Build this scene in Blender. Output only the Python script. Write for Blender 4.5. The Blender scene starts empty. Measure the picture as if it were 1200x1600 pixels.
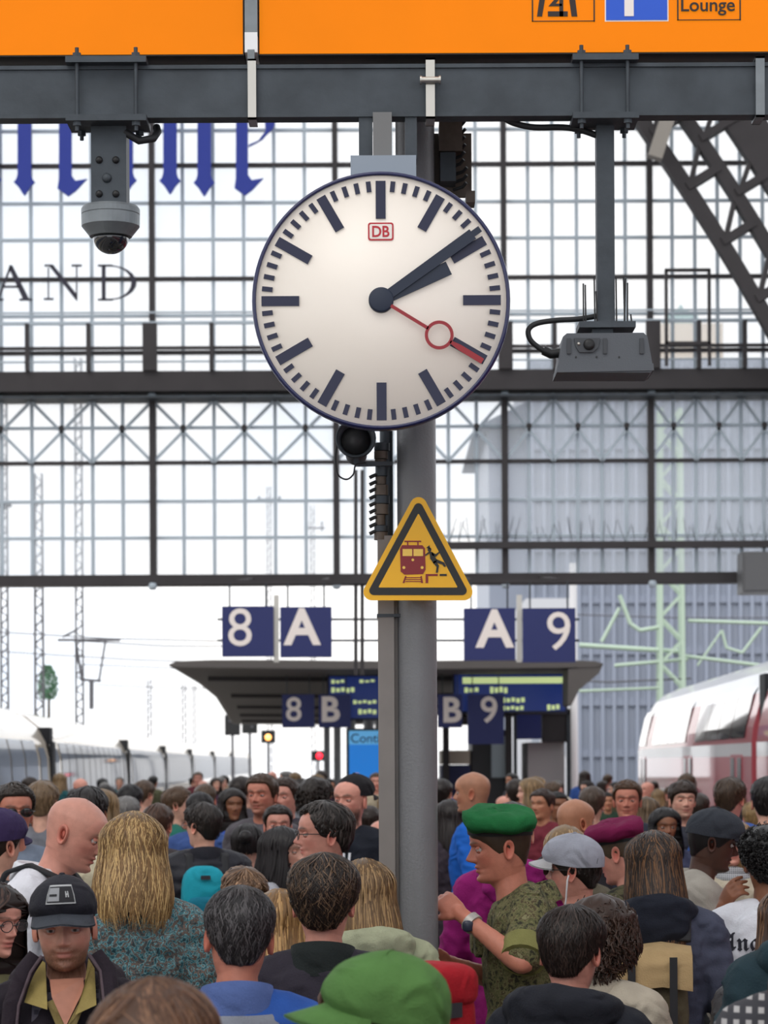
import bpy, math, random
import numpy as np
from mathutils import Vector, Matrix, Euler, noise as mnoise
random.seed(7)
SC = bpy.context.scene
COL = SC.collection
PI = math.pi

# ------------------------------------------------------------------ camera
F_PX, HORIZON, CAM_H, ROLL = 4000.0, 1190.0, 1.97, math.radians(-0.28)
cam_data = bpy.data.cameras.new('camera')
cam = bpy.data.objects.new('camera', cam_data)
COL.objects.link(cam)
cam_data.sensor_fit = 'VERTICAL'
cam_data.sensor_height = 36.0
cam_data.lens = F_PX / 1600 * 36.0
cam_data.shift_y = (HORIZON - 800) / 1600
cam_data.clip_end = 2000
cam.location = (0, 0, CAM_H)
CAM_R = Matrix.Rotation(math.radians(90), 3, 'X') @ Matrix.Rotation(ROLL, 3, 'Z')
cam.rotation_euler = CAM_R.to_euler()
cam_data.dof.use_dof = True
cam_data.dof.focus_distance = 7.6
cam_data.dof.aperture_fstop = 8.0
SC.camera = cam

def P(px, py, d):
    """world point at depth d (metres along the view) seen at photo pixel px, py"""
    v = CAM_R @ Vector(((px - 600) / F_PX * d, (HORIZON - py) / F_PX * d, -d))
    return Vector((0, 0, CAM_H)) + v

# ------------------------------------------------------------------ world: bright overcast sky
w = bpy.data.worlds.new('overcast_sky'); SC.world = w; w.use_nodes = True
nt = w.node_tree; nt.nodes.clear()
tc = nt.nodes.new('ShaderNodeTexCoord'); mp = nt.nodes.new('ShaderNodeMapping')
mp.inputs['Scale'].default_value = (3, 3, 7)
nz = nt.nodes.new('ShaderNodeTexNoise'); nz.inputs['Scale'].default_value = 1.6; nz.inputs['Detail'].default_value = 4
rp = nt.nodes.new('ShaderNodeValToRGB')
rp.color_ramp.elements[0].position = 0.35; rp.color_ramp.elements[0].color = (0.80, 0.87, 0.97, 1)
rp.color_ramp.elements[1].position = 0.62; rp.color_ramp.elements[1].color = (1.0, 0.985, 0.97, 1)
bg = nt.nodes.new('ShaderNodeBackground'); bg.inputs['Strength'].default_value = 1.45
wo = nt.nodes.new('ShaderNodeOutputWorld')
nt.links.new(tc.outputs['Generated'], mp.inputs['Vector']); nt.links.new(mp.outputs[0], nz.inputs['Vector'])
nt.links.new(nz.outputs['Fac'], rp.inputs['Fac']); nt.links.new(rp.outputs[0], bg.inputs['Color'])
nt.links.new(bg.outputs[0], wo.inputs['Surface'])

# veiled sun behind the clouds, high behind the viewer's left shoulder
sun_d = bpy.data.lights.new('veiled_sun', 'SUN'); sun_d.energy = 1.6; sun_d.angle = math.radians(40)
sun_d.color = (1.0, 0.95, 0.88)
sun = bpy.data.objects.new('veiled_sun', sun_d); COL.objects.link(sun)
sun.rotation_euler = (math.radians(42), 0, math.radians(-28))

SC.view_settings.view_transform = 'Standard'
SC.view_settings.look = 'None'
SC.view_settings.exposure = 0.1
SC.view_settings.gamma = 1.0
SC.view_settings.use_curve_mapping = False

# ------------------------------------------------------------------ materials
MATS = {}
def lin(c):
    return tuple((v / 255 / 12.92) if v / 255 <= 0.04045 else ((v / 255 + 0.055) / 1.055) ** 2.4 for v in c)

def mat(key, rgb=(128, 128, 128), rough=0.6, metal=0.0, var=0.0, vscale=8.0, bump=0.0, bscale=60.0,
        emit=0.0, emit_rgb=None, spec=0.5, rgb2=None, attr=None, sheen=0.0, coat=0.0, stretch=None, fold=0.0):
    """principled material; rgb in 0-255 sRGB; var mixes towards rgb2 (or darker) with noise"""
    if key in MATS: return MATS[key]
    m = bpy.data.materials.new(key); MATS[key] = m; m.use_nodes = True
    nt = m.node_tree; b = nt.nodes['Principled BSDF']
    c = lin(rgb)
    b.inputs['Base Color'].default_value = (*c, 1)
    b.inputs['Roughness'].default_value = rough
    b.inputs['Metallic'].default_value = metal
    b.inputs['Specular IOR Level'].default_value = spec
    if sheen: b.inputs['Sheen Weight'].default_value = sheen
    if coat: b.inputs['Coat Weight'].default_value = coat
    src = None
    if attr:
        a = nt.nodes.new('ShaderNodeAttribute'); a.attribute_name = attr
        src = a.outputs['Color']
    tcn = nt.nodes.new('ShaderNodeTexCoord')
    vec = tcn.outputs['Object']
    if stretch:
        mpn = nt.nodes.new('ShaderNodeMapping'); mpn.inputs['Scale'].default_value = stretch
        nt.links.new(vec, mpn.inputs['Vector']); vec = mpn.outputs[0]
    if var > 0:
        n = nt.nodes.new('ShaderNodeTexNoise'); n.inputs['Scale'].default_value = vscale; n.inputs['Detail'].default_value = 5
        nt.links.new(vec, n.inputs['Vector'])
        r = nt.nodes.new('ShaderNodeMapRange'); r.inputs[1].default_value = 0.35; r.inputs[2].default_value = 0.68
        r.inputs[3].default_value = 0.0; r.inputs[4].default_value = var
        nt.links.new(n.outputs['Fac'], r.inputs[0])
        mx = nt.nodes.new('ShaderNodeMix'); mx.data_type = 'RGBA'
        nt.links.new(r.outputs[0], mx.inputs[0])
        if src: nt.links.new(src, mx.inputs[6])
        else: mx.inputs[6].default_value = (*c, 1)
        c2 = lin(rgb2) if rgb2 else tuple(v * 0.45 for v in c)
        if src and not rgb2:
            mx.blend_type = 'MULTIPLY'; mx.inputs[7].default_value = (0.5, 0.5, 0.5, 1)
        else: mx.inputs[7].default_value = (*c2, 1)
        src = mx.outputs[2]
    if src: nt.links.new(src, b.inputs['Base Color'])
    if bump > 0:
        n2 = nt.nodes.new('ShaderNodeTexNoise'); n2.inputs['Scale'].default_value = bscale; n2.inputs['Detail'].default_value = 3
        nt.links.new(vec, n2.inputs['Vector'])
        bm = nt.nodes.new('ShaderNodeBump'); bm.inputs['Strength'].default_value = bump; bm.inputs['Distance'].default_value = 0.01
        nt.links.new(n2.outputs['Fac'], bm.inputs['Height']); nt.links.new(bm.outputs[0], b.inputs['Normal'])
        if fold > 0:      # soft creases of cloth
            n3 = nt.nodes.new('ShaderNodeTexNoise'); n3.inputs['Scale'].default_value = 7.5; n3.inputs['Detail'].default_value = 2.5; n3.inputs['Distortion'].default_value = 1.8; n3.noise_type = 'RIDGED_MULTIFRACTAL'
            nt.links.new(vec, n3.inputs['Vector'])
            b3 = nt.nodes.new('ShaderNodeBump'); b3.inputs['Strength'].default_value = fold; b3.inputs['Distance'].default_value = 0.03
            nt.links.new(n3.outputs['Fac'], b3.inputs['Height']); nt.links.new(b3.outputs[0], bm.inputs['Normal'])
    if emit > 0:
        b.inputs['Emission Color'].default_value = (*lin(emit_rgb or rgb), 1)
        b.inputs['Emission Strength'].default_value = emit
    return m

def glass_mat(key, rgb=(235, 240, 245), clear=0.8, rough=0.1):
    if key in MATS: return MATS[key]
    m = bpy.data.materials.new(key); MATS[key] = m; m.use_nodes = True
    nt = m.node_tree; b = nt.nodes['Principled BSDF']
    b.inputs['Base Color'].default_value = (*lin(rgb), 1); b.inputs['Roughness'].default_value = rough
    t = nt.nodes.new('ShaderNodeBsdfTransparent'); mx = nt.nodes.new('ShaderNodeMixShader')
    mx.inputs[0].default_value = clear
    tl = nt.nodes.new('ShaderNodeBsdfTranslucent'); tl.inputs['Color'].default_value = (*lin(rgb), 1)
    m2 = nt.nodes.new('ShaderNodeMixShader'); m2.inputs[0].default_value = 0.6
    nt.links.new(b.outputs[0], m2.inputs[1]); nt.links.new(tl.outputs[0], m2.inputs[2])
    nt.links.new(m2.outputs[0], mx.inputs[1]); nt.links.new(t.outputs[0], mx.inputs[2])
    nt.links.new(mx.outputs[0], nt.nodes['Material Output'].inputs['Surface'])
    return m

# ------------------------------------------------------------------ mesh helpers
class MB:
    """collects shapes, builds ONE mesh object"""
    def __init__(s): s.v = []; s.f = []; s.m = []; s.sm = []; s.col = []
    def add(s, verts, faces, mi=0, smooth=False):
        o = len(s.v); s.v.extend([tuple(p) for p in verts])
        for f in faces: s.f.append([i + o for i in f]); s.m.append(mi); s.sm.append(smooth)
        return s
    def box(s, lo, hi, mi=0, M=None):
        x0, y0, z0 = lo; x1, y1, z1 = hi
        v = [(x0,y0,z0),(x1,y0,z0),(x1,y1,z0),(x0,y1,z0),(x0,y0,z1),(x1,y0,z1),(x1,y1,z1),(x0,y1,z1)]
        if M is not None: v = [M @ Vector(p) for p in v]
        return s.add(v, [(0,3,2,1),(4,5,6,7),(0,1,5,4),(1,2,6,5),(2,3,7,6),(3,0,4,7)], mi)
    def bar(s, a, b, w, h, mi=0, up=(0, 0, 1)):
        """box beam from a to b, width w across, height h along up"""
        a = Vector(a); b = Vector(b); d = (b - a).normalized(); u = Vector(up)
        if abs(d.dot(u)) > 0.98: u = Vector((0, 1, 0))
        r = d.cross(u).normalized(); u = r.cross(d).normalized()
        v = []
        for p in (a, b):
            for sx, sz in ((-1,-1),(1,-1),(1,1),(-1,1)): v.append(p + r * sx * w / 2 + u * sz * h / 2)
        return s.add(v, [(0,1,2,3)[::-1],(4,5,6,7),(0,1,5,4),(1,2,6,5),(2,3,7,6),(3,0,4,7)], mi)
    def tube(s, pts, r, n=10, mi=0, cap=True, smooth=True):
        pts = [Vector(p) for p in pts]
        rs = r if isinstance(r, (list, tuple)) else [r] * len(pts)
        rings = []; prev = None
        for i, p in enumerate(pts):
            d = (pts[min(i + 1, len(pts) - 1)] - pts[max(i - 1, 0)]).normalized()
            u = prev if prev is not None else (Vector((0,0,1)) if abs(d.z) < 0.9 else Vector((0,1,0)))
            u = (u - d * u.dot(d)).normalized(); prev = u
            w_ = d.cross(u)
            rings.append([p + (u * math.cos(2*PI*k/n) + w_ * math.sin(2*PI*k/n)) * rs[i] for k in range(n)])
        v = [q for ring in rings for q in ring]; f = []
        for i in range(len(pts) - 1):
            for k in range(n):
                a = i*n+k; b = i*n+(k+1)%n
                f.append((a, b, b+n, a+n))
        s.add(v, f, mi, smooth)
        if cap:
            s.add(rings[0], [tuple(range(n))[::-1]], mi); s.add(rings[-1], [tuple(range(n))], mi)
        return s
    def lathe(s, prof, n=32, M=None, mi=0, smooth=True):
        """prof: (r, z) pairs about local z"""
        v = []
        for r, z in prof:
            for k in range(n): v.append(Vector((r*math.cos(2*PI*k/n), r*math.sin(2*PI*k/n), z)))
        if M is not None: v = [M @ p for p in v]
        f = []
        for i in range(len(prof) - 1):
            for k in range(n):
                a = i*n+k; b = i*n+(k+1)%n
                f.append((a, b, b+n, a+n))
        if prof[0][0] > 1e-6: f.append(tuple(range(n))[::-1])
        if prof[-1][0] > 1e-6: f.append(tuple(range((len(prof)-1)*n, len(prof)*n)))
        return s.add(v, f, mi, smooth)
    def prism(s, poly, y0, y1, mi=0, M=None):
        """poly (x,z) outline in the XZ plane, extruded along y from y0 (front) to y1"""
        n = len(poly)
        v = [Vector((x, y0, z)) for x, z in poly] + [Vector((x, y1, z)) for x, z in poly]
        if M is not None: v = [M @ p for p in v]
        area = sum(poly[i][0]*poly[(i+1)%n][1] - poly[(i+1)%n][0]*poly[i][1] for i in range(n))
        fr = tuple(range(n)) if area > 0 else tuple(range(n))[::-1]
        bk = tuple(i + n for i in fr[::-1])
        f = [fr, bk]
        for i in range(n):
            j = (i+1) % n
            f.append((i, i+n, j+n, j) if area > 0 else (i, j, j+n, i+n))
        return s.add(v, f, mi)
    def build(s, name, mats, parent=None, loc=None):
        me = bpy.data.meshes.new(name)
        me.from_pydata([tuple(p) for p in s.v], [], s.f)
        me.polygons.foreach_set('material_index', s.m)
        me.polygons.foreach_set('use_smooth', s.sm)
        for m in (mats if isinstance(mats, (list, tuple)) else [mats]): me.materials.append(m)
        me.update()
        return link(name, me, parent, loc)

def link(name, me, parent=None, loc=None):
    o = bpy.data.objects.new(name, me); COL.objects.link(o)
    if parent is not None: o.parent = parent
    if loc is not None: o.location = loc
    return o
def tag(o, label, cat, group=None):
    o['label'] = label; o['category'] = cat
    if group: o['group'] = group
    return o
def thing(name, label, cat, loc=(0, 0, 0), group=None, rz=0):
    o = bpy.data.objects.new(name, None); COL.objects.link(o); o.empty_display_size = 0.1
    o.location = loc; o.rotation_euler = (0, 0, rz)
    return tag(o, label, cat, group)
def struct(o):
    o['kind'] = 'structure'; return o
def reorigin(o):
    """move a mesh's origin to its base centre"""
    me = o.data
    co = np.empty(len(me.vertices)*3); me.vertices.foreach_get('co', co); co = co.reshape(-1, 3)
    c = Vector(((co[:,0].min()+co[:,0].max())/2, (co[:,1].min()+co[:,1].max())/2, co[:,2].min()))
    co -= np.array(c); me.vertices.foreach_set('co', co.ravel()); o.location = o.location + c; me.update()
    return o

def text_geo(body, size, bold=0.0, extrude=0.002, shear=0.0):
    """(verts, faces) of a text, centred, in the XZ plane facing -Y"""
    cu = bpy.data.curves.new('txt', 'FONT'); cu.body = body; cu.size = size
    cu.align_x = 'CENTER'; cu.align_y = 'CENTER'; cu.extrude = extrude; cu.offset = bold; cu.resolution_u = 4; cu.shear = shear
    o = bpy.data.objects.new('txt', cu); COL.objects.link(o)
    dg = bpy.context.evaluated_depsgraph_get(); dg.update()
    ev = o.evaluated_get(dg); me = ev.to_mesh()
    v = [(p.co.x, -p.co.z, p.co.y) for p in me.vertices]; f = [tuple(p.vertices) for p in me.polygons]
    ev.to_mesh_clear(); bpy.data.objects.remove(o); bpy.data.curves.remove(cu)
    if v:   # centre on real bounds
        xs = [p[0] for p in v]; zs = [p[2] for p in v]
        cx = (min(xs)+max(xs))/2; cz = (min(zs)+max(zs))/2
        v = [(p[0]-cx, p[1], p[2]-cz) for p in v]
    return v, f
def text_fit(mb, body, cx, cz, y, height=None, width=None, bold=0.0, mi=0, M=None):
    v, f = text_geo(body, 1.0, bold)
    if not v: return
    xs = [p[0] for p in v]; zs = [p[2] for p in v]
    k = height/(max(zs)-min(zs)) if height else width/(max(xs)-min(xs))
    kx = width/(max(xs)-min(xs)) if width else k
    vv = [Vector((p[0]*kx+cx, p[1]*0.5+y, p[2]*k+cz)) for p in v]
    if M is not None: vv = [M @ p for p in vv]
    mb.add(vv, f, mi)
def ellipse(cx, cz, rx, rz, n=24):
    return [(cx+rx*math.cos(2*PI*k/n), cz+rz*math.sin(2*PI*k/n)) for k in range(n)]

def grid_faces(nr, nc, wrap=True, flip=False):
    f = []
    for i in range(nr-1):
        for j in range(nc if wrap else nc-1):
            a = i*nc+j; b = i*nc+(j+1) % nc
            f.append((a, b, b+nc, a+nc) if not flip else (a, a+nc, b+nc, b))
    return f

def smooth_path(pts, n=5):
    """Catmull-Rom through the points"""
    p = [Vector(q) for q in pts]; out = []
    for i in range(len(p)-1):
        a, b, c, d = p[max(i-1, 0)], p[i], p[i+1], p[min(i+2, len(p)-1)]
        for k in range(n):
            t = k/n; out.append(.5*((2*b)+(c-a)*t+(2*a-5*b+4*c-d)*t*t+(3*b-a-3*c+d)*t**3))
    return out+[p[-1]]
# ================================================================== station structure
M_STEEL = mat('weathered_steel', (72, 78, 84), 0.55, 0.5, var=0.5, vscale=9, bump=0.2, bscale=30)
M_GALV = mat('galvanised_steel', (128, 134, 138), 0.45, 0.5, var=0.35, vscale=14)
M_DSTEEL = mat('dark_painted_steel', (58, 54, 56), 0.6, 0.2, var=0.3, vscale=3)
M_BAR = mat('pale_glazing_bar', (176, 188, 198), 0.6)
M_BLACK = mat('black_plastic', (24, 24, 26), 0.5)
M_RUBBER = mat('black_cable', (32, 33, 35), 0.6)
M_COLUMN = mat('grey_column_paint', (118, 119, 122), 0.42, 0.0, var=0.22, vscale=5, bump=0.15, bscale=120)
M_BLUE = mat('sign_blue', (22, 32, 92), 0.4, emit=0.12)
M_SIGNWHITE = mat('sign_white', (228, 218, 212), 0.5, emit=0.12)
M_CHROME = mat('bright_steel', (190, 186, 178), 0.3, 0.8)
M_CONC = mat('platform_concrete', (120, 116, 112), 0.8, var=0.5, vscale=3, bump=0.3, bscale=40)
M_BALLAST = mat('track_ballast', (96, 88, 82), 0.95, var=0.6, vscale=30, bump=0.8, bscale=60)

def interp(tab, d):
    xs, ys = zip(*tab); return float(np.interp(d, xs, ys))
XL_TAB = [(-6, -4.85), (20, -5.3), (45, -5.85), (70, -7.0), (95, -8.1), (120, -9.0), (145, -9.6), (170, -10.0), (230, -10.6)]
XL = lambda d: interp(XL_TAB, d)
XR = lambda d: 4.35 + 0.026 * d

# ground and platform
g = MB(); g.box((-160, -10, -0.96), (160, 420, -0.80)); struct(g.build('ground', M_BALLAST))
fl = MB(); ds = [-6, 8, 20, 32, 45, 57, 70, 95, 120, 145, 170, 230]
for a, b in zip(ds[:-1], ds[1:]):
    q = [(XL(a)+.14, a), (XR(a)-.14, a), (XR(b)-.14, b), (XL(b)+.14, b)]
    v = [(x, y, 0) for x, y in q] + [(x, y, -0.80) for x, y in q]
    fl.add(v, [(0,1,2,3), (4,7,6,5), (0,4,5,1), (1,5,6,2), (2,6,7,3), (3,7,4,0)])
floor = struct(fl.build('floor', M_CONC))
tactile = MB()
for side in (0, 1):
    for a, b in zip(ds[:-1], ds[1:]):
        xa, xb = (XL(a)+1.0, XL(b)+1.0) if side == 0 else (XR(a)-1.3, XR(b)-1.3)
        tactile.add([(xa, a, .004), (xa+.3, a, .004), (xb+.3, b, .004), (xb, b, .004)], [(0,1,2,3)])
tactile.build('tactile_strip', mat('tactile_white', (205, 203, 198), 0.7), floor)
for side, X in (('left', lambda d: XL(d)-1.47), ('right', lambda d: XR(d)+1.45)):
    for off in (-0.7175, 0.7175):
        r = MB()
        for a, b in zip(ds[:-1], ds[1:]): r.bar((X(a)+off, a, -0.72), (X(b)+off, b, -0.72), 0.07, 0.16)
        struct(r.build('rail', mat('rail_steel', (92, 78, 68), 0.5, 0.6)))

# ------------------------------------------------------------------ glazed end wall of the train hall, 40 m away
DW = 40.0
wall = bpy.data.objects.new('wall_far', None); COL.objects.link(wall); wall.location = (0, DW, 0); struct(wall)
def FX(px): return P(px, 640, DW).x
def FZ(py, px=150): return P(px, py, DW).z
S = DW / F_PX
majors = [-330, -45, 239, 525, 788, 1016, 1228, 1440]
Zlo, Zhi = FZ(908), FZ(-260)
def wbar(name, lo, hi, m): 
    mb = MB(); mb.box(lo, hi); return mb.build(name, m, wall)
for i, px in enumerate(majors):
    x = FX(px)
    wbar('mullion', (x-.042, -.12, FZ(603)), (x+.042, .10, Zhi), M_DSTEEL).scale = (1, 1, 1)
    wbar('mullion', (x-.048, -.14, Zlo), (x+.048, .10, FZ(603)), M_DSTEEL)
cols = []
for a, b in zip(majors[:-1], majors[1:]):
    for k in range(6): cols.append(a + (b-a)*k/6)
cols.append(majors[-1])
gb_me = None
for px in cols:
    if px in majors: continue
    x = FX(px)
    if gb_me is None:
        mb = MB(); mb.box((-.026, -.03, Zlo), (.026, .03, Zhi)); o = mb.build('glazing_bar', M_BAR, wall); o.location = (x, 0, 0); gb_me = o.data
    else: link('glazing_bar', gb_me, wall, (x, 0, 0))
rows = [-260, -200, -145, -90, -35, 22, 80, 140, 205, 260, 318, 375, 437, 494, 552, 603, 669, 724, 784, 841, 908]
x0, x1 = FX(majors[0]), FX(majors[-1])
for py in rows:
    z = FZ(py)
    if py == 603: continue
    if py == 908: wbar('bottom_beam', (x0, -.16, z-.085), (x1, .16, z+.085), M_DSTEEL)
    elif py in (260, 437, 552, 724, 80): wbar('transom', (x0, -.08, z-.026), (x1, .05, z+.026), M_DSTEEL)
    else: wbar('glazing_bar', (x0, -.032, z-.022), (x1, .032, z+.022), M_BAR)
wbar('main_beam', (x0, -.45, FZ(618)), (x1, .25, FZ(587)), M_DSTEEL)
wbar('beam_flange', (x0, -.55, FZ(629)), (x1, .15, FZ(626)), M_STEEL)
zt = P(950, 853, DW).z
wbar('ledge', (FX(682), -.3, zt-.05), (x1, -.05, zt+.05), M_DSTEEL)
# bird spikes on the ledge
sp = MB(); x = FX(690); rnd = random.Random(3)
while x < x1:
    for k in range(2): sp.tube([(x, -.2, zt+.05), (x+rnd.uniform(-.12, .12), -.2+rnd.uniform(-.08, .08), zt+.05+rnd.uniform(.15, .42))], .0045, 4)
    x += rnd.uniform(.1, .2)
sp.build('bird_spikes', M_STEEL, wall)['kind'] = 'stuff'
# walkway railing in front of the glass above the main beam
zr0, zr1 = FZ(587), FZ(514)
wbar('handrail', (x0, -.5, zr1-.02), (x1, -.45, zr1+.03), M_BAR)
wbar('handrail', (x0, -.5, FZ(552)-.025), (x1, -.45, FZ(552)+.025), M_DSTEEL)
wbar('handrail', (x0, -.5, FZ(497)-.012), (x1, -.46, FZ(497)+.012), M_BAR)
wbar('handrail', (x0, -.5, FZ(573)-.012), (x1, -.46, FZ(573)+.012), M_BAR)
post_me = None
for a, b in zip(majors[:-1], majors[1:]):
    for k in range(3):
        x = FX(a + (b-a)*(k/3))
        thick = .11 if k == 0 else .032
        mb = MB(); mb.box((x-thick, -.53, zr0), (x+thick, -.43, zr1)); mb.build('railing_post', M_DSTEEL, wall)
# crossed bracing under the main beam
zb0, zb1 = FZ(724), FZ(628)
star_me = None
for a, b in zip(majors[:-1], majors[1:]):
    for k in range(3):
        xa, xb = FX(a+(b-a)*k/3), FX(a+(b-a)*(k+1)/3)
        for (p, q) in (((xa, zb0), (xb, zb1)), ((xa, zb1), (xb, zb0))):
            mb = MB(); mb.bar((p[0], -.09, p[1]), (q[0], -.09, q[1]), .02, .05); mb.build('brace', M_BAR, wall)
        c = ((xa+xb)/2, -.10, FZ(670))
        if star_me is None:
            mb = MB(); mb.prism(ellipse(0, 0, .045, .045, 10), -.02, .02); star_me = mb.build('brace_plate', M_DSTEEL, wall, c).data
        else: link('brace_plate', star_me, wall, c)
for px in majors:
    for py in (622, 918):
        mb = MB(); mb.lathe([(0, -.06), (.05, -.05), (.07, 0), (.05, .05), (0, .06)], 12); mb.build('joint_cap', M_BAR, wall, (FX(px), -.2, FZ(py)))
# panes: one sheet of glass per field
M_PANE = glass_mat('dusty_glass', (234, 239, 244), 0.74)
pane_me = None; rest = MB(); npane = 0
big = []
for ci in range(len(cols)-1):
    for ri in range(len(rows)-1):
        xa, xb = FX(cols[ci]), FX(cols[ci+1]); za, zb = FZ(rows[ri+1]), FZ(rows[ri])
        vis = -20 < cols[ci] < 1190 and rows[ri] >= 200
        hid = (430 < cols[ci]+20 < 760 and 310 <= rows[ri] < 600)
        big.append((vis and not hid, (xb-xa)*(zb-za), xa, xb, za, zb))
big.sort(key=lambda t: (not t[0], -t[1]))
for i, (vis, ar, xa, xb, za, zb) in enumerate(big):
    if vis and i < 296:
        if pane_me is None:
            mb = MB(); mb.box((-.5, -.006, -.5), (.5, .006, .5)); o = mb.build('pane', M_PANE, wall); pane_me = o.data
        else: o = link('pane', pane_me, wall)
        o.location = ((xa+xb)/2, 0.015, (za+zb)/2); o.scale = (xb-xa-.02, 1, zb-za-.02)
    else: rest.box((xa+.01, .009, za+.01), (xb-.01, .021, zb-.01))
rest.build('pane', M_PANE, wall)['kind'] = 'stuff'

# --- blue blackletter and dark serif lettering fixed on the glass
M_LETTER = mat('lettering_blue', (24, 48, 150), 0.5)
lets = thing('facade_lettering', 'big blue blackletter advertising letters fixed to the glazed hall end wall', 'lettering', (0, DW, 0))
def px_poly(pts, d): return [(P(x, y, d).x, P(x, y, d).z) for x, y in pts]
def stroke(cx, top, bot, w=21, kind='n'):
    """upright blackletter stem with a diamond foot, in photo pixels"""
    h = w/2
    return [(cx-h, top), (cx+h, top), (cx+h, bot-33), (cx+h+2, bot-26), (cx+h+6, bot-21), (cx+h-1, bot-14), (cx+2.5, bot-3), (cx, bot), (cx-2.5, bot-3), (cx-h+1, bot-14), (cx-h-6, bot-21), (cx-h-2, bot-26), (cx-h, bot-33)]
def foot(cx, top, bot, w=19):
    h = w/2
    return [(cx-h, top), (cx+h, top), (cx+h, bot-32), (cx+h+6, bot-24), (cx+h+24, bot-27), (cx+h+6, bot-8), (cx+4, bot), (cx-h-3, bot-12), (cx-h-1, bot-26)]
def letter(polys):
    mb = MB()
    for i_, pl in enumerate(polys): mb.prism(px_poly(pl, DW), -.30+i_*.004, -.24+i_*.004)
    return mb.build('letter', M_LETTER, lets)
letter([stroke(-10, 100, 308), stroke(42, 100, 312)])
letter([foot(106, 120, 313), stroke(200, 100, 309), [(106, 150), (120, 120), (200, 96), (200, 112), (125, 140)]])
letter([stroke(268, 100, 310), stroke(321, 100, 313), [(268, 110), (300, 90), (330, 105), (320, 120), (268, 130)]])
letter([foot(380, 110, 312, 18), [(380, 112), (402, 90), (425, 150), (433, 192), (428, 208), (418, 217), (411, 225), (404, 228), (416, 212), (415, 195), (410, 170), (396, 118)],
        [(411, 224), (404, 229), (390, 236), (390, 233)]])
M_SERIF = mat('lettering_dark', (44, 42, 58), 0.6)
l2 = thing('facade_lettering', 'thin dark serif capitals A N D on the glazed hall end wall', 'lettering', (0, DW, 0))
def letter2(polys):
    mb = MB()
    for pl in polys: mb.prism(px_poly(pl, DW), -.20, -.16)
    mb.build('letter', M_SERIF, l2)
letter2([[(17, 418), (22, 418), (48, 470), (38, 470), (17, 424)], [(18, 418), (20, 422), (2, 470), (-1, 470)], [(6, 450), (34, 450), (34, 453), (6, 453)], [(33, 470), (53, 470), (53, 473), (33, 473)], [(-8, 470), (8, 470), (8, 473), (-8, 473)]])
letter2([[(78, 418), (86, 418), (123, 464), (122, 474)], [(77, 422), (79, 422), (79, 470), (77, 470)], [(121, 418), (123, 418), (123, 474), (121, 468)], [(72, 417), (86, 417), (86, 420), (72, 420)], [(114, 417), (130, 417), (130, 420), (114, 420)], [(71, 469), (86, 469), (86, 472), (71, 472)]])
dout = [(172 + 44*math.sin(t)*0.98, 445 - 27*math.cos(t)) for t in [PI*k/12 for k in range(13)]]
din = [(176 + 31*math.sin(t), 445 - 25*math.cos(t)) for t in [PI*k/12 for k in range(13)]][::-1]
letter2([[(161, 418), (167, 418), (167, 472), (161, 472)], [(155, 417), (178, 417), (178, 420), (155, 420)], [(155, 470), (178, 470), (178, 473), (155, 473)], dout+din])

# --- grey cabinet hanging at the wall foot, right
c0 = P(1160, 862, 38.9); c1 = P(1215, 926, 38.9)
mb = MB(); mb.box((c0.x, 38.9, c1.z), (c1.x+.5, 39.5, c0.z)); mb.box((c0.x+.03, 38.88, c1.z+.04), (c1.x+.47, 38.9, c0.z-.04)); 
tag(reorigin(mb.build('equipment_cabinet', mat('cabinet_grey', (96, 96, 98), .5, .2))), 'grey steel cabinet fixed at the foot of the glazed hall end wall', 'cabinet')
for dx in (.25, .9):
    mb = MB(); mb.bar((c0.x+dx, 39.5, c0.z-.2), (c0.x+dx, 39.86, c0.z-.2), .05, .05); mb.bar((c0.x+dx,39.2,c0.z),(c0.x+dx,39.2,FZ(908)),.05,.05); struct(mb.build('bracket', M_DSTEEL))

# --- riveted lattice arch rib of the hall, sweeping down at the right
DA = 38.5
arch = bpy.data.objects.new('arch_rib', None); COL.objects.link(arch); arch.location = (0, DA, 0); struct(arch)
def apt(px, py): q = P(px, py, DA); return Vector((q.x, 0, q.z))
def arc(p0, p1, p2, n=10):
    return [tuple((1-t)**2*np.array(p0)+2*t*(1-t)*np.array(p1)+t*t*np.array(p2)) for t in [i/n for i in range(n+1)]]
c1 = arc((830, -30), (1040, 215), (1215, 530), 14)
def offs(pts, dx, dy): return [(x+dx, y+dy) for x, y in pts]
chords = [(c1, 22), (offs(c1, 50, -31), 20), (offs(c1, 112, -69), 58)]
tail = [(1310, 690), (1410, 870), (1468, 1000), (1500, 1200), (1505, 1478)]     # the rib runs on down to the ground beyond the right track
for (pts, wpx), (dx, dy) in zip(chords, ((0, 0), (50, -14), (112, -26))):
    pts = pts+[(x+dx, min(1478, y+dy*(1-i/4))) for i, (x, y) in enumerate(tail)]
    mb = MB()
    for a, b in zip(pts[:-1], pts[1:]): mb.bar(apt(*a), apt(*b), .24, wpx*DA/F_PX)
    mb.build('chord', M_DSTEEL, arch)
for (x, y) in tail[:4]+[(1265, 610), (1360, 780), (1440, 935), (1486, 1100), (1503, 1330)]:
    mb = MB(); mb.bar(apt(x, y), apt(x+108, y-14), .3, 12*DA/F_PX); mb.build('lattice_bar', M_DSTEEL, arch)
def along(pts, t):
    i = min(int(t*(len(pts)-1)), len(pts)-2); f = t*(len(pts)-1)-i
    return (pts[i][0]*(1-f)+pts[i+1][0]*f, pts[i][1]*(1-f)+pts[i+1][1]*f)
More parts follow.
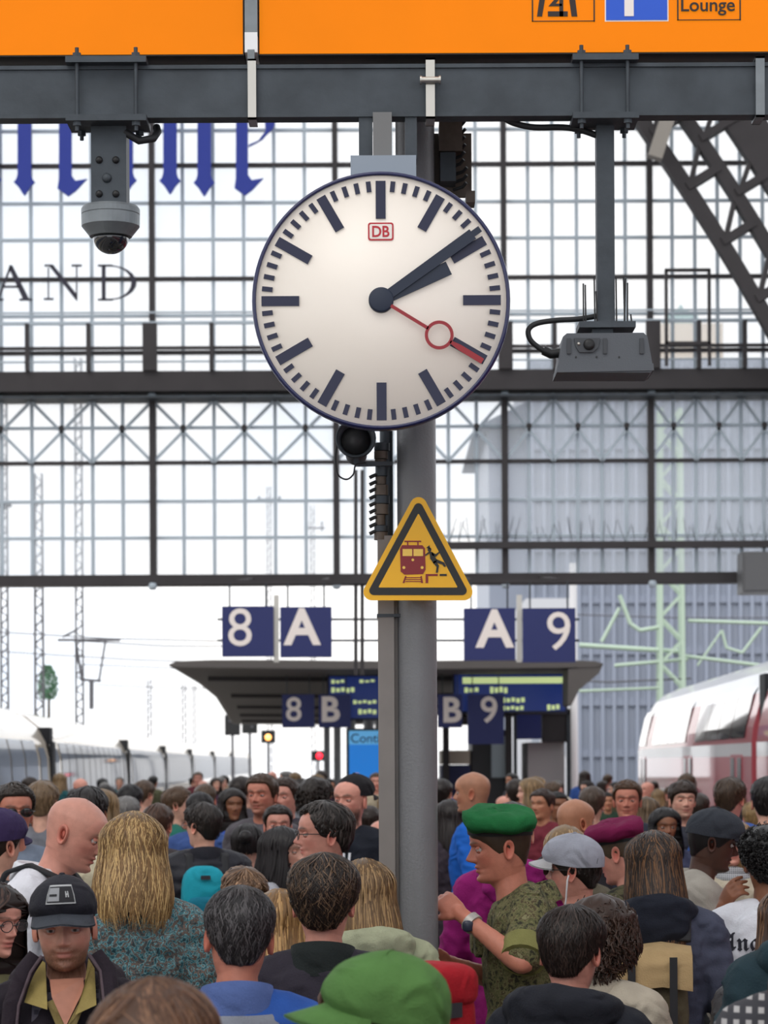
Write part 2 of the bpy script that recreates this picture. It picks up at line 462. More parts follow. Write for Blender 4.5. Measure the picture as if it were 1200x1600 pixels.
for (ca, cb, wd, ph) in ((chords[0][0], chords[1][0], 13, 0.0), (chords[1][0], chords[2][0], 12, .07)):
    for k in range(8):
        t = min(1, .02+ph+k*.147)
        mb = MB(); mb.bar(apt(*along(ca, t)), apt(*along(cb, t)), .3, wd*DA/F_PX); mb.build('lattice_bar', M_DSTEEL, arch)
        if t+.08 < 1:
            mb = MB(); mb.bar(apt(*along(ca, t+.01)), apt(*along(cb, max(0, t-.075))), .2, 7*DA/F_PX); mb.build('lattice_bar', M_DSTEEL, arch)
mb = MB(); mb.bar(apt(1062, 120)+Vector((0, -.6, 0)), apt(1016, 262)+Vector((0, -.6, 0)), .25, 22*DA/F_PX); mb.build('strut', mat('beige_strut', (150, 144, 136), .6), arch)

# --- cage of the maintenance lift on the walkway, right of the wall
mb = MB()
for px in (1034, 1100): mb.bar((FX(px), -.7, zr0), (FX(px), -.7, FZ(440)), .05, .05)
for py in (440, 552): mb.bar((FX(1032), -.7, FZ(py)), (FX(1102), -.7, FZ(py)), .05, .05)
mb.build('access_frame', M_DSTEEL, wall)

# ------------------------------------------------------------------ vaulted hall roof: sheet metal bays alternating with roof lights
ceil = bpy.data.objects.new('ceiling', None); COL.objects.link(ceil); struct(ceil)
VA = [math.radians(12+156*i/20) for i in range(21)]
def vault(y0, y1, rr, m, nm):
    v = [(math.cos(a)*23*rr, y, 7.5+math.sin(a)*15*rr) for y in (y0, y1) for a in VA]
    mb = MB(); mb.add(v, grid_faces(2, 21, False), 0, True); return mb.build(nm, m, ceil)
M_ROOFP = mat('roof_sheet', (150, 148, 144), .7); M_ROOFG = glass_mat('roof_glass', (225, 230, 235), .85)
y = -44.0
while y < 39.5:
    vault(y, y+1.7, 1.0, M_ROOFP, 'roof_bay'); vault(y+1.7, y+4.2, 1.002, M_ROOFG, 'roof_light'); y += 4.2

# ================================================================== hanging gantry with clock
DB_ = 7.92
def B(px, py, d=DB_): return P(px, py, d)
bz0, bz1 = B(600, 181).z, B(600, 103).z
beam = MB()
bx0, bx1 = B(-700, 150).x, B(1900, 150).x
beam.box((bx0, 7.92, bz0), (bx1, 7.975, bz1)); beam.box((bx0, 7.912, bz0-.004), (bx1, 7.983, bz0+.008)); beam.box((bx0, 7.912, bz1-.008), (bx1, 7.983, bz1+.004))
beam_o = tag(reorigin(beam.build('gantry_beam', M_STEEL)), 'long dark weathered steel beam carrying the clock and the cameras', 'beam')
mb = MB(); zc = B(600, 95).z
mb.tube([(bx0, 8.0, zc), (bx1, 8.0, zc)], .0125, 10)
tag(mb.build('conduit', M_BLACK), 'black conduit running on top of the gantry beam below the orange signs', 'conduit')
# metal straps around beam
for px, w_, nm in ((394, 13, 'plain'), (672, 14, 'clamp'), (1186, 14, 'plain')):
    a = B(px, 100)
    t = thing('beam_strap', {394: 'narrow bright strap on the beam below the gap between the orange signs', 672: 'worm screw hose clamp strap around the beam above the clock', 1186: 'narrow bright strap on the beam beside the right camera clamp'}[px], 'strap', (a.x, 7.9, bz0))
    mb = MB(); hw = w_/2*DB_/F_PX; h = bz1-bz0
    mb.box((-hw, -.003, -.014), (hw, .003, h+.018)); mb.box((-hw, .092, -.014), (hw, .098, h+.018)); mb.box((-hw, -.003, h+.012), (hw, .098, h+.018)); mb.box((-hw, -.003, -.014), (hw, .098, -.008))
    mb.build('band', M_CHROME if px != 1186 else M_GALV, t)
    if nm == 'clamp':
        mb = MB(); mb.tube([(-.027, -.012, h*.66), (.027, -.012, h*.66)], .010, 10); mb.tube([(-.032, -.012, h*.66), (-.026, -.012, h*.66)], .014, 6); mb.tube([(.026, -.012, h*.66), (.032, -.012, h*.66)], .014, 6)
        mb.build('screw', M_CHROME, t)

# orange illuminated signs
M_ORANGE = mat('backlit_orange', (205, 92, 2), .6, emit=0.40, emit_rgb=(255, 158, 0), spec=.15, var=.25, vscale=2.2, rgb2=(160, 66, 0))
M_SIGNFRAME = mat('sign_frame_dark', (40, 36, 34), .5)
M_INK = mat('sign_ink', (36, 18, 14), .5)
DSg = 7.93
def orange_sign(x0, x1, lab):
    a, b = P(x0, 82, DSg), P(x1, 82, DSg)
    zb = P(600, 83, DSg).z; zt_ = zb+.42
    t = thing('overhead_sign', lab, 'sign', ((a.x+b.x)/2, DSg, zb))
    hw = (b.x-a.x)/2
    mb = MB(); mb.box((-hw, .004, -.004), (hw, .26, zt_-zb)); mb.build('housing', M_SIGNFRAME, t)
    mb = MB(); mb.box((-hw+.003, 0, .0), (hw-.003, .006, zt_-zb-.004)); mb.build('sign_face', M_ORANGE, t)
    return t
sgL = orange_sign(-420, 381, 'backlit orange overhead sign, blank at its lower edge, above the dome camera')
sgR = orange_sign(404, 1700, 'backlit orange overhead sign with Lounge lettering and blue parking symbol')
def sgr(px, py): q = P(px, py, DSg) - sgR.location; return (q.x, q.z)
def outline(mb, x0, y0, x1, y1, w_, yy, mi=0):
    for (a, b, c, d) in ((x0, y0, x1, y0+w_), (x0, y1-w_, x1, y1), (x0, y0, x0+w_, y1), (x1-w_, y0, x1, y1)):
        p, q = sgr(a, d), sgr(c, b); mb.box((p[0], yy, p[1]), (q[0], yy+.003, q[1]), mi)
mb = MB(); outline(mb, 1058, -66, 1157, 32, 1.6, -.003)
c = sgr(1106, 11); text_fit(mb, 'Lounge', c[0], c[1], -.003, width=84*DSg/F_PX, bold=0.012)
mb.build('lounge_symbol', M_INK, sgR)
mb = MB(); p, q = sgr(945, 34), sgr(1044, -64); mb.box((p[0], -.002, p[1]), (q[0], .001, q[1]), 1)
p, q = sgr(947, 32), sgr(1042, -62); mb.box((p[0], -.004, p[1]), (q[0], 0, q[1]), 0)
c = sgr(994, -12); text_fit(mb, 'P', c[0]+.012, c[1], -.005, height=76*DSg/F_PX, bold=.02, mi=1)
mb.build('parking_symbol', [mat('parking_blue', (22, 78, 190), .4, emit=.15), M_SIGNWHITE], sgR)
mb = MB(); outline(mb, 831, -66, 929, 34, 1.6, -.003)
for pl in ([(848, -40), (858, -40), (847, 26), (839, 26)], [(884, -40), (894, -40), (902, 26), (893, 26)], [(856, 18), (887, 18), (887, 26), (856, 26)], [(857, 10), (871, -6), (878, -6), (868, 6), (878, 6), (878, 10)], [(874, -6), (880, -6), (880, 26), (874, 26)], [(855, -10), (885, -10), (885, -6), (855, -6)]):
    mb.prism([sgr(*k) for k in pl], -.003, 0)
mb.build('locker_symbol', M_INK, sgR)
# post between signs
a, b = P(382, 0, 7.91), P(402, 0, 7.91)
t = thing('sign_post', 'slim grey post between the two orange signs', 'post', ((a.x+b.x)/2, 7.91, P(390, 84, 7.91).z))
hw = (b.x-a.x)/2; mb = MB(); mb.box((-hw, 0, .055), (hw, .3, .46)); mb.build('profile', M_GALV, t)
mb = MB(); mb.box((-hw, -.002, .004), (hw, .2, .066)); mb.build('white_sleeve', mat('white_sleeve', (236, 236, 238), .5), t)
mb = MB(); mb.box((-hw*.55, -.012, -.10), (hw*.55, -.004, .01)); mb.build('hanger', M_GALV, t)

# ------------------------------------------------------------------ beam clamps
def clamp(xa, xb, rods, lab, label_group=None):
    a, b = B(xa, 190, 7.88), B(xb, 190, 7.88)
    t = thing('beam_clamp', lab, 'clamp', ((a.x+b.x)/2, 7.948, bz0))
    hw = (b.x-a.x)/2; h = bz1-bz0
    for z0 in (-.022, h+.003):
        mb = MB(); mb.box((-hw, -.078, z0), (hw, .078, z0+.019)); mb.build('clamp_plate', M_STEEL, t)
    for px in rods:
        rx = B(px, 150, 7.88).x-t.location.x
        for yy in (-.06, .06):
            mb = MB(); mb.tube([(rx, yy, -.05), (rx, yy, h+.052)], .0062, 8); mb.build('threaded_rod', M_STEEL, t)
            for z0 in (-.035, h+.022):
                mb = MB(); mb.tube([(rx, yy, z0), (rx, yy, z0+.013)], .014, 6, smooth=False); mb.build('nut', M_STEEL, t)
    return t
clamp(103, 229, (120, 212), 'steel clamp with threaded rods holding the dome camera post')
clamp(895, 998, (909, 981), 'steel clamp with threaded rods holding the long device pole')

# ------------------------------------------------------------------ dome camera
def cz(py): return P(600, py, DB_).z
ctr = P(170, 193, 7.95)
t = thing('dome_camera', 'grey dome surveillance camera hanging from the beam on a bolted box post', 'camera', (ctr.x, 7.99, P(170, 393, 7.95).z))
zof = lambda py: P(170, py, 7.95).z - t.location.z
pw = 27.5*7.95/F_PX
mb = MB(); mb.box((-pw, -.05, zof(318)), (pw, .05, zof(196))); mb.build('post', M_STEEL, t)
for px, py in ((155, 250), (181, 250), (167, 278), (155, 303), (181, 303)):
    q = P(px, py, 7.94)
    r = .0155 if px == 167 else .0115
    mb = MB(); mb.lathe([(r, 0), (r*.95, .005), (r*.6, .010), (0, .011)], 12, Matrix.Translation((q.x-t.location.x, -.05, q.z-t.location.z)) @ Matrix.Rotation(PI/2, 4, 'X'))
    mb.build('bolt', M_BLACK if px != 167 else M_STEEL, t)
R = 46*7.95/F_PX
mb = MB(); mb.lathe(smooth=False, n=40, prof=[(.0, zof(318)+.004), (R*.94, zof(319)), (R, zof(323)), (R, zof(331)), (R*.985, zof(332)), (R, zof(333)), (R*.99, zof(350)), (R*.78, zof(362)), (R*.72, zof(366)), (0, zof(366))][::-1])
mb.build('housing', M_GALV, t)
r = 28.5*7.95/F_PX
mb = MB(); mb.lathe([(r*math.sin(a), zof(366)-r*.95*(1-0) + r*.95*(1-math.cos(a))) for a in [PI/2*k/10 for k in range(11)]], 32)
mb.build('dome', mat('smoked_dome', (30, 32, 36), .06, 0, coat=1.0), t)
mb = MB(); mb.tube([P(192, 200, 7.9)-t.location+Vector((0, .05, 0)), P(215, 214, 7.9)-t.location+Vector((0, .05, 0)), P(238, 210, 7.9)-t.location+Vector((0, .05, 0)), P(243, 196, 7.9)-t.location+Vector((0, .08, 0)), P(240, 186, 7.9)-t.location+Vector((0, .1, 0))], .012, 10); mb.build('cable', M_RUBBER, t)

# ------------------------------------------------------------------ device on pole (right)
ctr = P(944, 520, 7.95)
t = thing('detector_box', 'dark grey sensor box hanging from the beam on a long flat pole', 'device', (ctr.x, 7.99, P(944, 588, 7.95).z))
L = lambda px, py, y=0: Vector((P(px, py, 7.95).x-t.location.x, y, P(px, py, 7.95).z-t.location.z))
a, b = L(934, 510), L(960, 194)
mb = MB(); mb.box((a.x, -.03, a.z), (b.x, .03, b.z)); mb.build('pole', M_STEEL, t)
a, b = L(904, 514), L(992, 504)
mb = MB(); mb.box((a.x, -.07, a.z), (b.x, .07, b.z)); mb.build('mount_plate', M_STEEL, t)
a, b = L(926, 524), L(958, 512)
mb = MB(); mb.box((a.x, -.04, a.z), (b.x, .04, b.z)); mb.build('neck', M_STEEL, t)
M_DEV = mat('device_grey', (86, 90, 96), .55, .1, bump=.1, bscale=200)
poly = [(868, 582), (870, 575), (878, 530), (884, 525), (1003, 524), (1009, 530), (1017, 573), (1018, 582), (1014, 586), (872, 586)]
mb = MB(); mb.prism([(L(*p).x, L(*p).z) for p in poly], -.09, .09); 
mb.prism([(L(*p).x, L(*p).z) for p in [(869, 576), (1018, 572), (1019, 583), (868, 586)]], -.095, .095)
mb.build('housing', M_DEV, t)
mb = MB(); mb.prism([(L(*p).x, L(*p).z) for p in [(895, 533), (935, 533), (932, 548), (924, 555), (903, 555), (897, 545)]], -.098, -.088); mb.build('lens_panel', mat('device_dark', (58, 61, 66), .5), t)
q = L(918, 543); mb = MB(); mb.lathe([(.018, 0), (.017, .008), (.006, .009), (0, .009)], 18, Matrix.Translation((q.x, -.096, q.z)) @ Matrix.Rotation(PI/2, 4, 'X')); mb.build('lens', M_BLACK, t)
q = L(902, 542); mb = MB(); mb.lathe([(.006, 0), (.005, .004), (0, .005)], 12, Matrix.Translation((q.x, -.096, q.z)) @ Matrix.Rotation(PI/2, 4, 'X')); mb.build('small_lens', M_CHROME, t)
for px in (887, 943, 1000):
    a, b = L(px-3, 557), L(px+3, 533); mb = MB(); mb.box((a.x, -.096, a.z), (b.x, -.088, b.z)); mb.build('rib', mat('device_dark'), t)
for px in (898, 930, 965):
    q = L(px, 562); mb = MB(); mb.tube([(q.x, -.093, q.z), (q.x, -.088, q.z)], .003, 8); mb.build('screw', M_BLACK, t)
rnd = random.Random(5); k = 0
for px, py0, py1 in ((911, 444, 505), (914, 446, 505), (928, 432, 504), (931, 456, 504), (962, 433, 504), (974, 434, 504), (977, 436, 504), (980, 443, 504), (985, 492, 506)):
    mb = MB(); mb.tube([L(px+rnd.uniform(-2, 2), py1, -.05), L(px, py0, -.05)], .0028, 6); mb.build('bird_spike', M_BLACK, t)
cpts = [(872, 546), (862, 551), (846, 542), (830, 528), (827, 512), (840, 502), (870, 497), (905, 495), (936, 490)]
mb = MB(); mb.tube(smooth_path([L(*p) for p in cpts]), .0085, 10)
mb.build('cable', M_RUBBER, t)
mb = MB(); mb.tube([L(878, 548), L(862, 550), L(850, 544)], .015, 10); mb.build('cable_gland', M_BLACK, t)
mb = MB(); mb.tube(smooth_path([P(x, y, 8.0) for x, y in ((790, 186), (805, 193), (835, 199), (880, 199), (910, 204), (938, 214))]), .010, 8)
tag(mb.build('cable', M_RUBBER), 'black cable sagging below the beam towards the long device pole', 'cable')

# ------------------------------------------------------------------ platform clock
DC = 7.80
cc = P(595.5, 470, DC)
k = DC / F_PX
clock = thing('station_clock', 'round white platform clock with navy rim hanging under the steel beam', 'clock', (cc.x, DC, cc.z - 202*k))
up = 202*k
RX = Matrix.Translation((0, 0, up)) @ Matrix.Rotation(PI/2, 4, 'X')   # lathe axis pointing to the viewer
M_NAVY = mat('clock_navy', (24, 30, 78), .35, coat=.3)
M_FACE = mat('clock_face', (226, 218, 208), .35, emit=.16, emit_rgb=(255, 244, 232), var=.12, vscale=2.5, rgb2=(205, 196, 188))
M_MARK = mat('clock_mark', (24, 28, 60), .45)
M_HAND = mat('clock_hand', (22, 34, 56), .5)
M_RED = mat('clock_red', (150, 22, 34), .4)
mb = MB(); mb.lathe([(up*.90, -.19), (up*.955, -.17), (up*.99, -.06), (up, -.015), (up, .0), (up*.992, .010), (up*.975, .012), (up*.968, .006), (up*.968, -.03)], 96, RX); mb.build('rim', M_NAVY, clock)
mb = MB(); mb.lathe([(up*.970, -.02), (up*.970, .0), (0, .001)], 96, RX); mb.build('dial', M_FACE, clock)
mark_me = [None, None]
for i in range(60):
    big_ = i % 5 == 0; j = 0 if big_ else 1
    L_, W_ = (59*k, 15.5*k) if big_ else (16.5*k, 7.5*k)
    ro = 187*k
    if mark_me[j] is None:
        mb = MB(); mb.box((-W_/2, -.0045, ro-L_), (W_/2, -.001, ro)); o = mb.build('hour_mark' if big_ else 'minute_mark', M_MARK, clock); mark_me[j] = o.data
    else: o = link('hour_mark' if big_ else 'minute_mark', mark_me[j], clock)
    o.location = (0, 0, up); o.rotation_euler = (0, 2*PI*i/60, 0)
def hand(name, poly, ang, y, m):
    mb = MB(); mb.prism([(x*k, z*k) for x, z in poly], -.004, 0); o = mb.build(name, m, clock, (0, y, up)); o.rotation_euler = (0, math.radians(ang), 0); return o
hand('hour_hand', [(-9, 0), (-11, 117), (11, 117), (9, 0)], 64.8, -.008, M_HAND)
hand('minute_hand', [(-7.5, 0), (-9, 176), (-5, 176), (-5, 190), (5, 190), (5, 176), (9, 176), (7.5, 0)], 54.6, -.014, M_HAND)
mb = MB(); mb.lathe([(19.5*k, -.002), (19.5*k, .020), (17*k, .022), (0, .022)], 40, RX); mb.build('hub', M_HAND, clock)
ring = MB()
sec = hand('second_hand', [(-2.6, 18), (-2.6, 86), (2.6, 86), (2.6, 18)], 121.6, -.0175, M_RED)
mb = MB(); mb.prism([(x*k, z*k) for x, z in [(-2.2, 126), (-4.5, 143), (-4.5, 185), (4.5, 185), (4.5, 143), (2.2, 126)]], -.004, 0); mb.build('tip', M_RED, sec)
n = 40; vv = []; ff = []
for i in range(n):
    a = 2*PI*i/n
    for rr in (17.5, 22.5):
        for yy in (-.004, 0): vv.append((rr*k*math.cos(a), yy, 106*k+rr*k*math.sin(a)))
for i in range(n):
    a = i*4; b = ((i+1) % n)*4
    ff += [(a, a+2, b+2, b), (a+1, b+1, b+3, a+3), (a, b, b+1, a+1), (a+2, a+3, b+3, b+2)]
mb = MB(); mb.add(vv, ff); mb.build('ring', M_RED, sec)
# emblem on the dial
lg = MB()
def rrect(w_, h_, r_, n_=5):
    out = []
    for cx, cz_, a0 in ((w_/2-r_, h_/2-r_, 0), (-w_/2+r_, h_/2-r_, PI/2), (-w_/2+r_, -h_/2+r_, PI), (w_/2-r_, -h_/2+r_, 1.5*PI)):
        for i in range(n_+1): out.append((cx+r_*math.cos(a0+PI/2*i/n_), cz_+r_*math.sin(a0+PI/2*i/n_)))
    return out
lz = up + 108*k
lg.prism([(x, z+lz) for x, z in rrect(40*k, 28*k, 4*k)], -.003, -.001, 0)
lg.prism([(x, z+lz) for x, z in rrect(35*k, 23*k, 2.5*k)], -.0035, -.0015, 1)
text_fit(lg, 'DB', 0, lz, -.0035, height=17.5*k, width=27*k, bold=.02, mi=0)
lg.build('emblem', [mat('emblem_red', (186, 30, 44), .4), mat('emblem_white', (240, 234, 226), .4)], clock)
a, b = P(548, 275, 7.86), P(650, 246, 7.86)
mb = MB(); mb.box((a.x-cc.x, .03, a.z-clock.location.z-.03), (b.x-cc.x, .18, b.z-clock.location.z)); mb.build('hanger_box', mat('hanger_grey', (138, 148, 160), .45, .2), clock)
for x0, x1 in ((561, 582), (583, 612), (633, 651)):
    a, b = P(x0, 247, 7.95), P(x1, 186, 7.95)
    mb = MB(); mb.box((a.x-cc.x, .12 if x0 != 583 else .09, a.z-clock.location.z-.01), (b.x-cc.x, .20 if x0 != 583 else .15, bz0-clock.location.z+.004)); mb.build('hanger_post', M_STEEL if x0 != 583 else mat('hanger_grey2', (112, 112, 112), .5, .3), clock)
for px in (557, 641):
    q = P(px, 243, 7.86); mb = MB(); mb.lathe([(.010, 0), (.010, .004), (.006, .010), (0, .011)], 10, Matrix.Translation((q.x-cc.x, .09, b.z*0+P(px, 246, 7.86).z-clock.location.z))); mb.build('bolt', M_STEEL, clock)

# ------------------------------------------------------------------ column with side profile
DCol = 8.42
kx = DCol/F_PX
cA, cB = P(622, 1100, DCol), P(683, 1100, DCol)
colx = (cA.x+cB.x)/2; colr = (cB.x-cA.x)/2
col_t = thing('platform_column', 'tall round grey steel column with a square pipe beside it below the clock', 'column', (colx, DCol, 0))
Hc = P(650, -40, DCol).z
mb = MB(); mb.tube([(0, 0, 0), (0, 0, Hc)], colr, 40); mb.build('shaft', M_COLUMN, col_t)
mb = MB(); mb.lathe([(colr+.06, 0), (colr+.06, .02), (colr+.01, .03), (colr+.01, .08), (colr, .08)], 40); mb.build('base_plate', M_COLUMN, col_t)
pa, pb = P(591, 1100, DCol).x-colx, P(620, 1100, DCol).x-colx
zt2 = P(600, 838, DCol).z
mb = MB(); mb.box((pa, -.03, 0), (pb-.008, .05, zt2)); mb.box((pb-.008, 0, 0), (pb+.012, .03, zt2))
mb.build('side_profile', mat('profile_paint', (132, 126, 122), .5, .1, var=.3, vscale=6), col_t)
mb = MB(); mb.box((pa-.003, -.033, P(600, 965, DCol).z), (pb+.02, .053, P(600, 960, DCol).z)); mb.build('joint', M_STEEL, col_t)
mb = MB(); mb.tube([((pa+pb)/2, .02, zt2-.1), ((pa+pb)/2, .02, Hc)], .022, 14); mb.build('riser_pipe', M_STEEL, col_t)
# terminal blocks and insulators stacked on the riser
rnd = random.Random(11)
M_INS = mat('rusty_bracket', (104, 92, 82), .6, .2, var=.6, vscale=20)
y = 690; k2 = 0
while y < 835:
    h_ = rnd.choice((9, 12, 16)); xw = rnd.uniform(20, 26)
    a, b = P(584, y+h_, DCol-.05), P(584+xw, y, DCol-.05)
    mb = MB(); mb.tube([((a.x+b.x)/2-colx, -.01, a.z), ((a.x+b.x)/2-colx, -.01, b.z)], (b.x-a.x)/2*rnd.uniform(.75, 1), 12); mb.build('insulator', M_INS if k2 % 3 else M_STEEL, col_t)
    y += h_+1; k2 += 1
for y in range(742, 832, 11):
    q = P(583, y, DCol-.05); mb = MB(); mb.tube([(q.x-colx-.012, -.02, q.z-.006), (q.x-colx, -.02, q.z), (q.x-colx+.01, -.02, q.z+.004)], .006, 6); mb.build('cable_tie', M_RUBBER, col_t)
for (x0, y0, x1, y1, m) in ((686, 192, 722, 238, M_INS), (688, 240, 712, 285, M_STEEL), (728, 300, 742, 318, M_INS)):
    a, b = P(x0, y1, DCol), P(x1, y0, DCol); mb = MB(); mb.box((a.x-colx, -.02, a.z), (b.x-colx, .07, b.z)); mb.build('junction_box', m, col_t)
for j in range(9):
    q = P(720+rnd.uniform(-3, 4), 195+j*12, DCol); mb = MB(); mb.tube([(q.x-colx-.03, .02, q.z-.008), (q.x-colx, .01, q.z), (q.x-colx+.012, .0, q.z+.012)], .006, 6); mb.build('cable_tie', M_RUBBER, col_t)
a, b = P(660, 272, DCol), P(735, 235, DCol)
mb = MB(); mb.box((0, .075, P(650, 300, DCol).z), (P(738, 240, DCol).x-colx, .095, P(650, 200, DCol).z)); mb.build('bracket', M_INS, col_t)
# loudspeaker under the clock
sp_c = P(556, 688, 8.3)
spk = thing('loudspeaker', 'dark horn loudspeaker on a bracket beside the column below the clock', 'loudspeaker', (sp_c.x, 8.3, P(556, 716, 8.3).z))
Mh = Matrix.Translation((0, 0, sp_c.z-spk.location.z)) @ Matrix.Rotation(math.radians(78), 4, 'X')
mb = MB(); mb.lathe([(0, -.15), (.035, -.15), (.04, -.05), (.062, .0), (.066, .02), (.062, .022), (.05, .0), (.03, -.03), (0, -.03)], 28, Mh); mb.build('horn', M_STEEL, spk)
mb = MB(); mb.lathe([(.048, .0), (.0, .004)], 24, Mh); mb.build('grille', mat('grille_grey', (50, 50, 52), .6), spk)
arm_z = P(590, 722, 8.3).z-spk.location.z
mb = MB(); mb.bar((.0, .06, arm_z), (P(612, 722, 8.36).x-sp_c.x, .10, arm_z+.006), .02, .014); mb.bar((0, .06, arm_z), (0, .06, arm_z+.06), .016, .016); mb.build('bracket', M_STEEL, spk)
mb = MB(); mb.tube(smooth_path([(L_-sp_c.x, .02, z_-spk.location.z) for L_, z_ in [(P(x, y, 8.3).x, P(x, y, 8.3).z) for x, y in ((527, 690), (524, 715), (528, 740), (541, 748), (552, 740), (556, 725), (572, 722))]]), .003, 6); mb.build('cable', M_RUBBER, spk)

# ------------------------------------------------------------------ warning triangle
DT = 8.28
tri_c = P(654, 852, DT)
sign = thing('warning_sign', 'yellow triangular danger sign with train and falling person on the column', 'sign', (tri_c.x, DT, P(654, 932, DT).z))
T = lambda px, py: (P(px, py, DT).x-sign.location.x, P(px, py, DT).z-sign.location.z)
def rtri(pts, r, n=6):
    out = []
    for i in range(3):
        p = np.array(pts[i], float); a = np.array(pts[i-1], float)-p; b = np.array(pts[(i+1) % 3], float)-p
        a /= np.linalg.norm(a); b /= np.linalg.norm(b)
        bis = (a+b)/np.linalg.norm(a+b); sa = math.acos(float(a@b))/2
        c = p+bis*r/math.sin(sa)
        a0 = math.atan2(*(-(np.array([a[1], -a[0]])*np.sign(a[1]*b[0]*-1+a[0]*b[1])))[::-1]) if False else None
        t0 = p+a*r/math.tan(sa)-c; t1 = p+b*r/math.tan(sa)-c
        th0 = math.atan2(t0[1], t0[0]); th1 = math.atan2(t1[1], t1[0]); dth = (th1-th0+PI) % (2*PI)-PI
        for q in range(n+1):
            th = th0+dth*q/n; out.append((c[0]+r*math.cos(th), c[1]+r*math.sin(th)))
    return out
M_YEL = mat('sign_yellow', (255, 190, 8), .4)
M_TBLK = mat('triangle_black', (26, 24, 22), .45)
M_TRED = mat('triangle_red', (142, 28, 34), .45)
A0 = [(654, 762), (747, 938), (559, 938)]
def shr(f, dy=0): 
    cx, cy = 653.5, 879.5
    return [(cx+(x-cx)*f, cy+(y-cy)*f+dy) for x, y in A0]
mb = MB(); mb.prism([T(*p) for p in rtri(shr(1.0), 13)], 0, .006); mb.build('plate', M_YEL, sign)
mb = MB(); mb.prism([T(*p) for p in rtri(shr(.86), 7)], -.002, .001); mb.build('border', M_TBLK, sign)
mb = MB(); mb.prism([T(*p) for p in rtri(shr(.66), 1.2)], -.003, .0); mb.build('inner_field', M_YEL, sign)
pg = MB()
def tp(pts, mi=0): pg.prism([T(*p) for p in pts], -.005-mi*.0006, -.002, mi)
body_r = [(x, y) for x, y in [(628, 852), (660, 852), (664, 857), (665, 890), (661, 897), (632, 898), (626, 893), (625, 858)]]
tp(body_r, 0)
tp([(632, 845), (658, 845), (658, 847), (632, 847)], 0); tp([(636, 847), (638, 847), (638, 852), (636, 852)], 0); tp([(652, 847), (654, 847), (654, 852), (652, 852)], 0)
tp([(629, 858), (644, 858), (644, 869), (629, 869)], 1); tp([(646, 858), (661, 858), (661, 869), (646, 869)], 1)
tp(ellipse(645, 875, 2.2, 2.2, 10), 1); tp(ellipse(631, 887, 2.4, 2.4, 10), 1); tp(ellipse(659.5, 887, 2.4, 2.4, 10), 1)
tp([(633, 900), (635, 900), (632, 911), (629, 911)], 0); tp([(657, 900), (659, 900), (661, 911), (658, 911)], 0)
for yy in (902, 905, 908): tp([(634, yy), (658, yy), (658, yy+1.2), (633, yy+1.2)], 0)
tp([(665, 897), (684, 897), (684, 900), (669, 900), (669, 911), (665, 911)], 0)
tp([(687, 897), (698, 897), (698, 900), (687, 900)], 2)
tp(ellipse(671, 859, 3, 3.4, 10), 2); tp([(666, 856), (671, 852), (672, 858)], 2)
tp([(671, 862), (676, 863), (683, 876), (678, 881), (672, 873)], 2)
tp([(674, 863), (681, 866), (686, 862), (687, 864), (681, 870), (675, 868)], 2); tp([(672, 864), (665, 869), (664, 867), (670, 862)], 2)
tp([(680, 876), (686, 884), (684, 895), (681, 895), (682, 886), (676, 879)], 2); tp([(682, 874), (694, 879), (697, 885), (694, 886), (691, 882), (680, 879)], 2)
pg.build('pictogram', [M_TRED, mat('pict_yellow', (255, 210, 90), .4), M_TBLK], sign)
mb = MB(); mb.box((-.02, .006, .06), (.03, .08, .08)); mb.box((-.02, .006, .2), (.03, .08, .22)); mb.build('bracket', M_STEEL, sign)

# ================================================================== number and letter signs under the hall end
def board(px0, py0, px1, py1, d, txt, gx, gy, gh, lab, bold=.03, grp=None, rods=True, col=M_BLUE):
    a, b = P(px0, py1, d), P(px1, py0, d)
    t = thing('platform_sign', lab, 'sign', ((a.x+b.x)/2, d, a.z), grp)
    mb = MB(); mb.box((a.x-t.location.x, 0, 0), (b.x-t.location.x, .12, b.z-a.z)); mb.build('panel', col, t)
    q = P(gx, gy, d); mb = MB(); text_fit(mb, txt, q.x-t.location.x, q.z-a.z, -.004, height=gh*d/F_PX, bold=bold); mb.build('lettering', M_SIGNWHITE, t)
    if rods:
        for xx in (a.x-t.location.x+.1, b.x-t.location.x-.1):
            mb = MB(); mb.tube([(xx, .06, b.z-a.z-.02), (xx, .06, rods-a.z)], .012, 8); mb.build('hanging_rod', M_STEEL, t)
    return t
d8 = 34.0; ztop = P(600, 908, 34).z
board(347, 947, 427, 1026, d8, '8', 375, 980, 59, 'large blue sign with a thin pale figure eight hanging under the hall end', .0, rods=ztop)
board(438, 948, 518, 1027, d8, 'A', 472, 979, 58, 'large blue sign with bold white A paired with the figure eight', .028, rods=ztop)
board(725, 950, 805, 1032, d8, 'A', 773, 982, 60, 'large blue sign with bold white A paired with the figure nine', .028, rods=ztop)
board(817, 950, 899, 1035, d8, '9', 873, 986, 60, 'large blue sign with a thin pale figure nine hanging under the hall end', .0, rods=ztop)
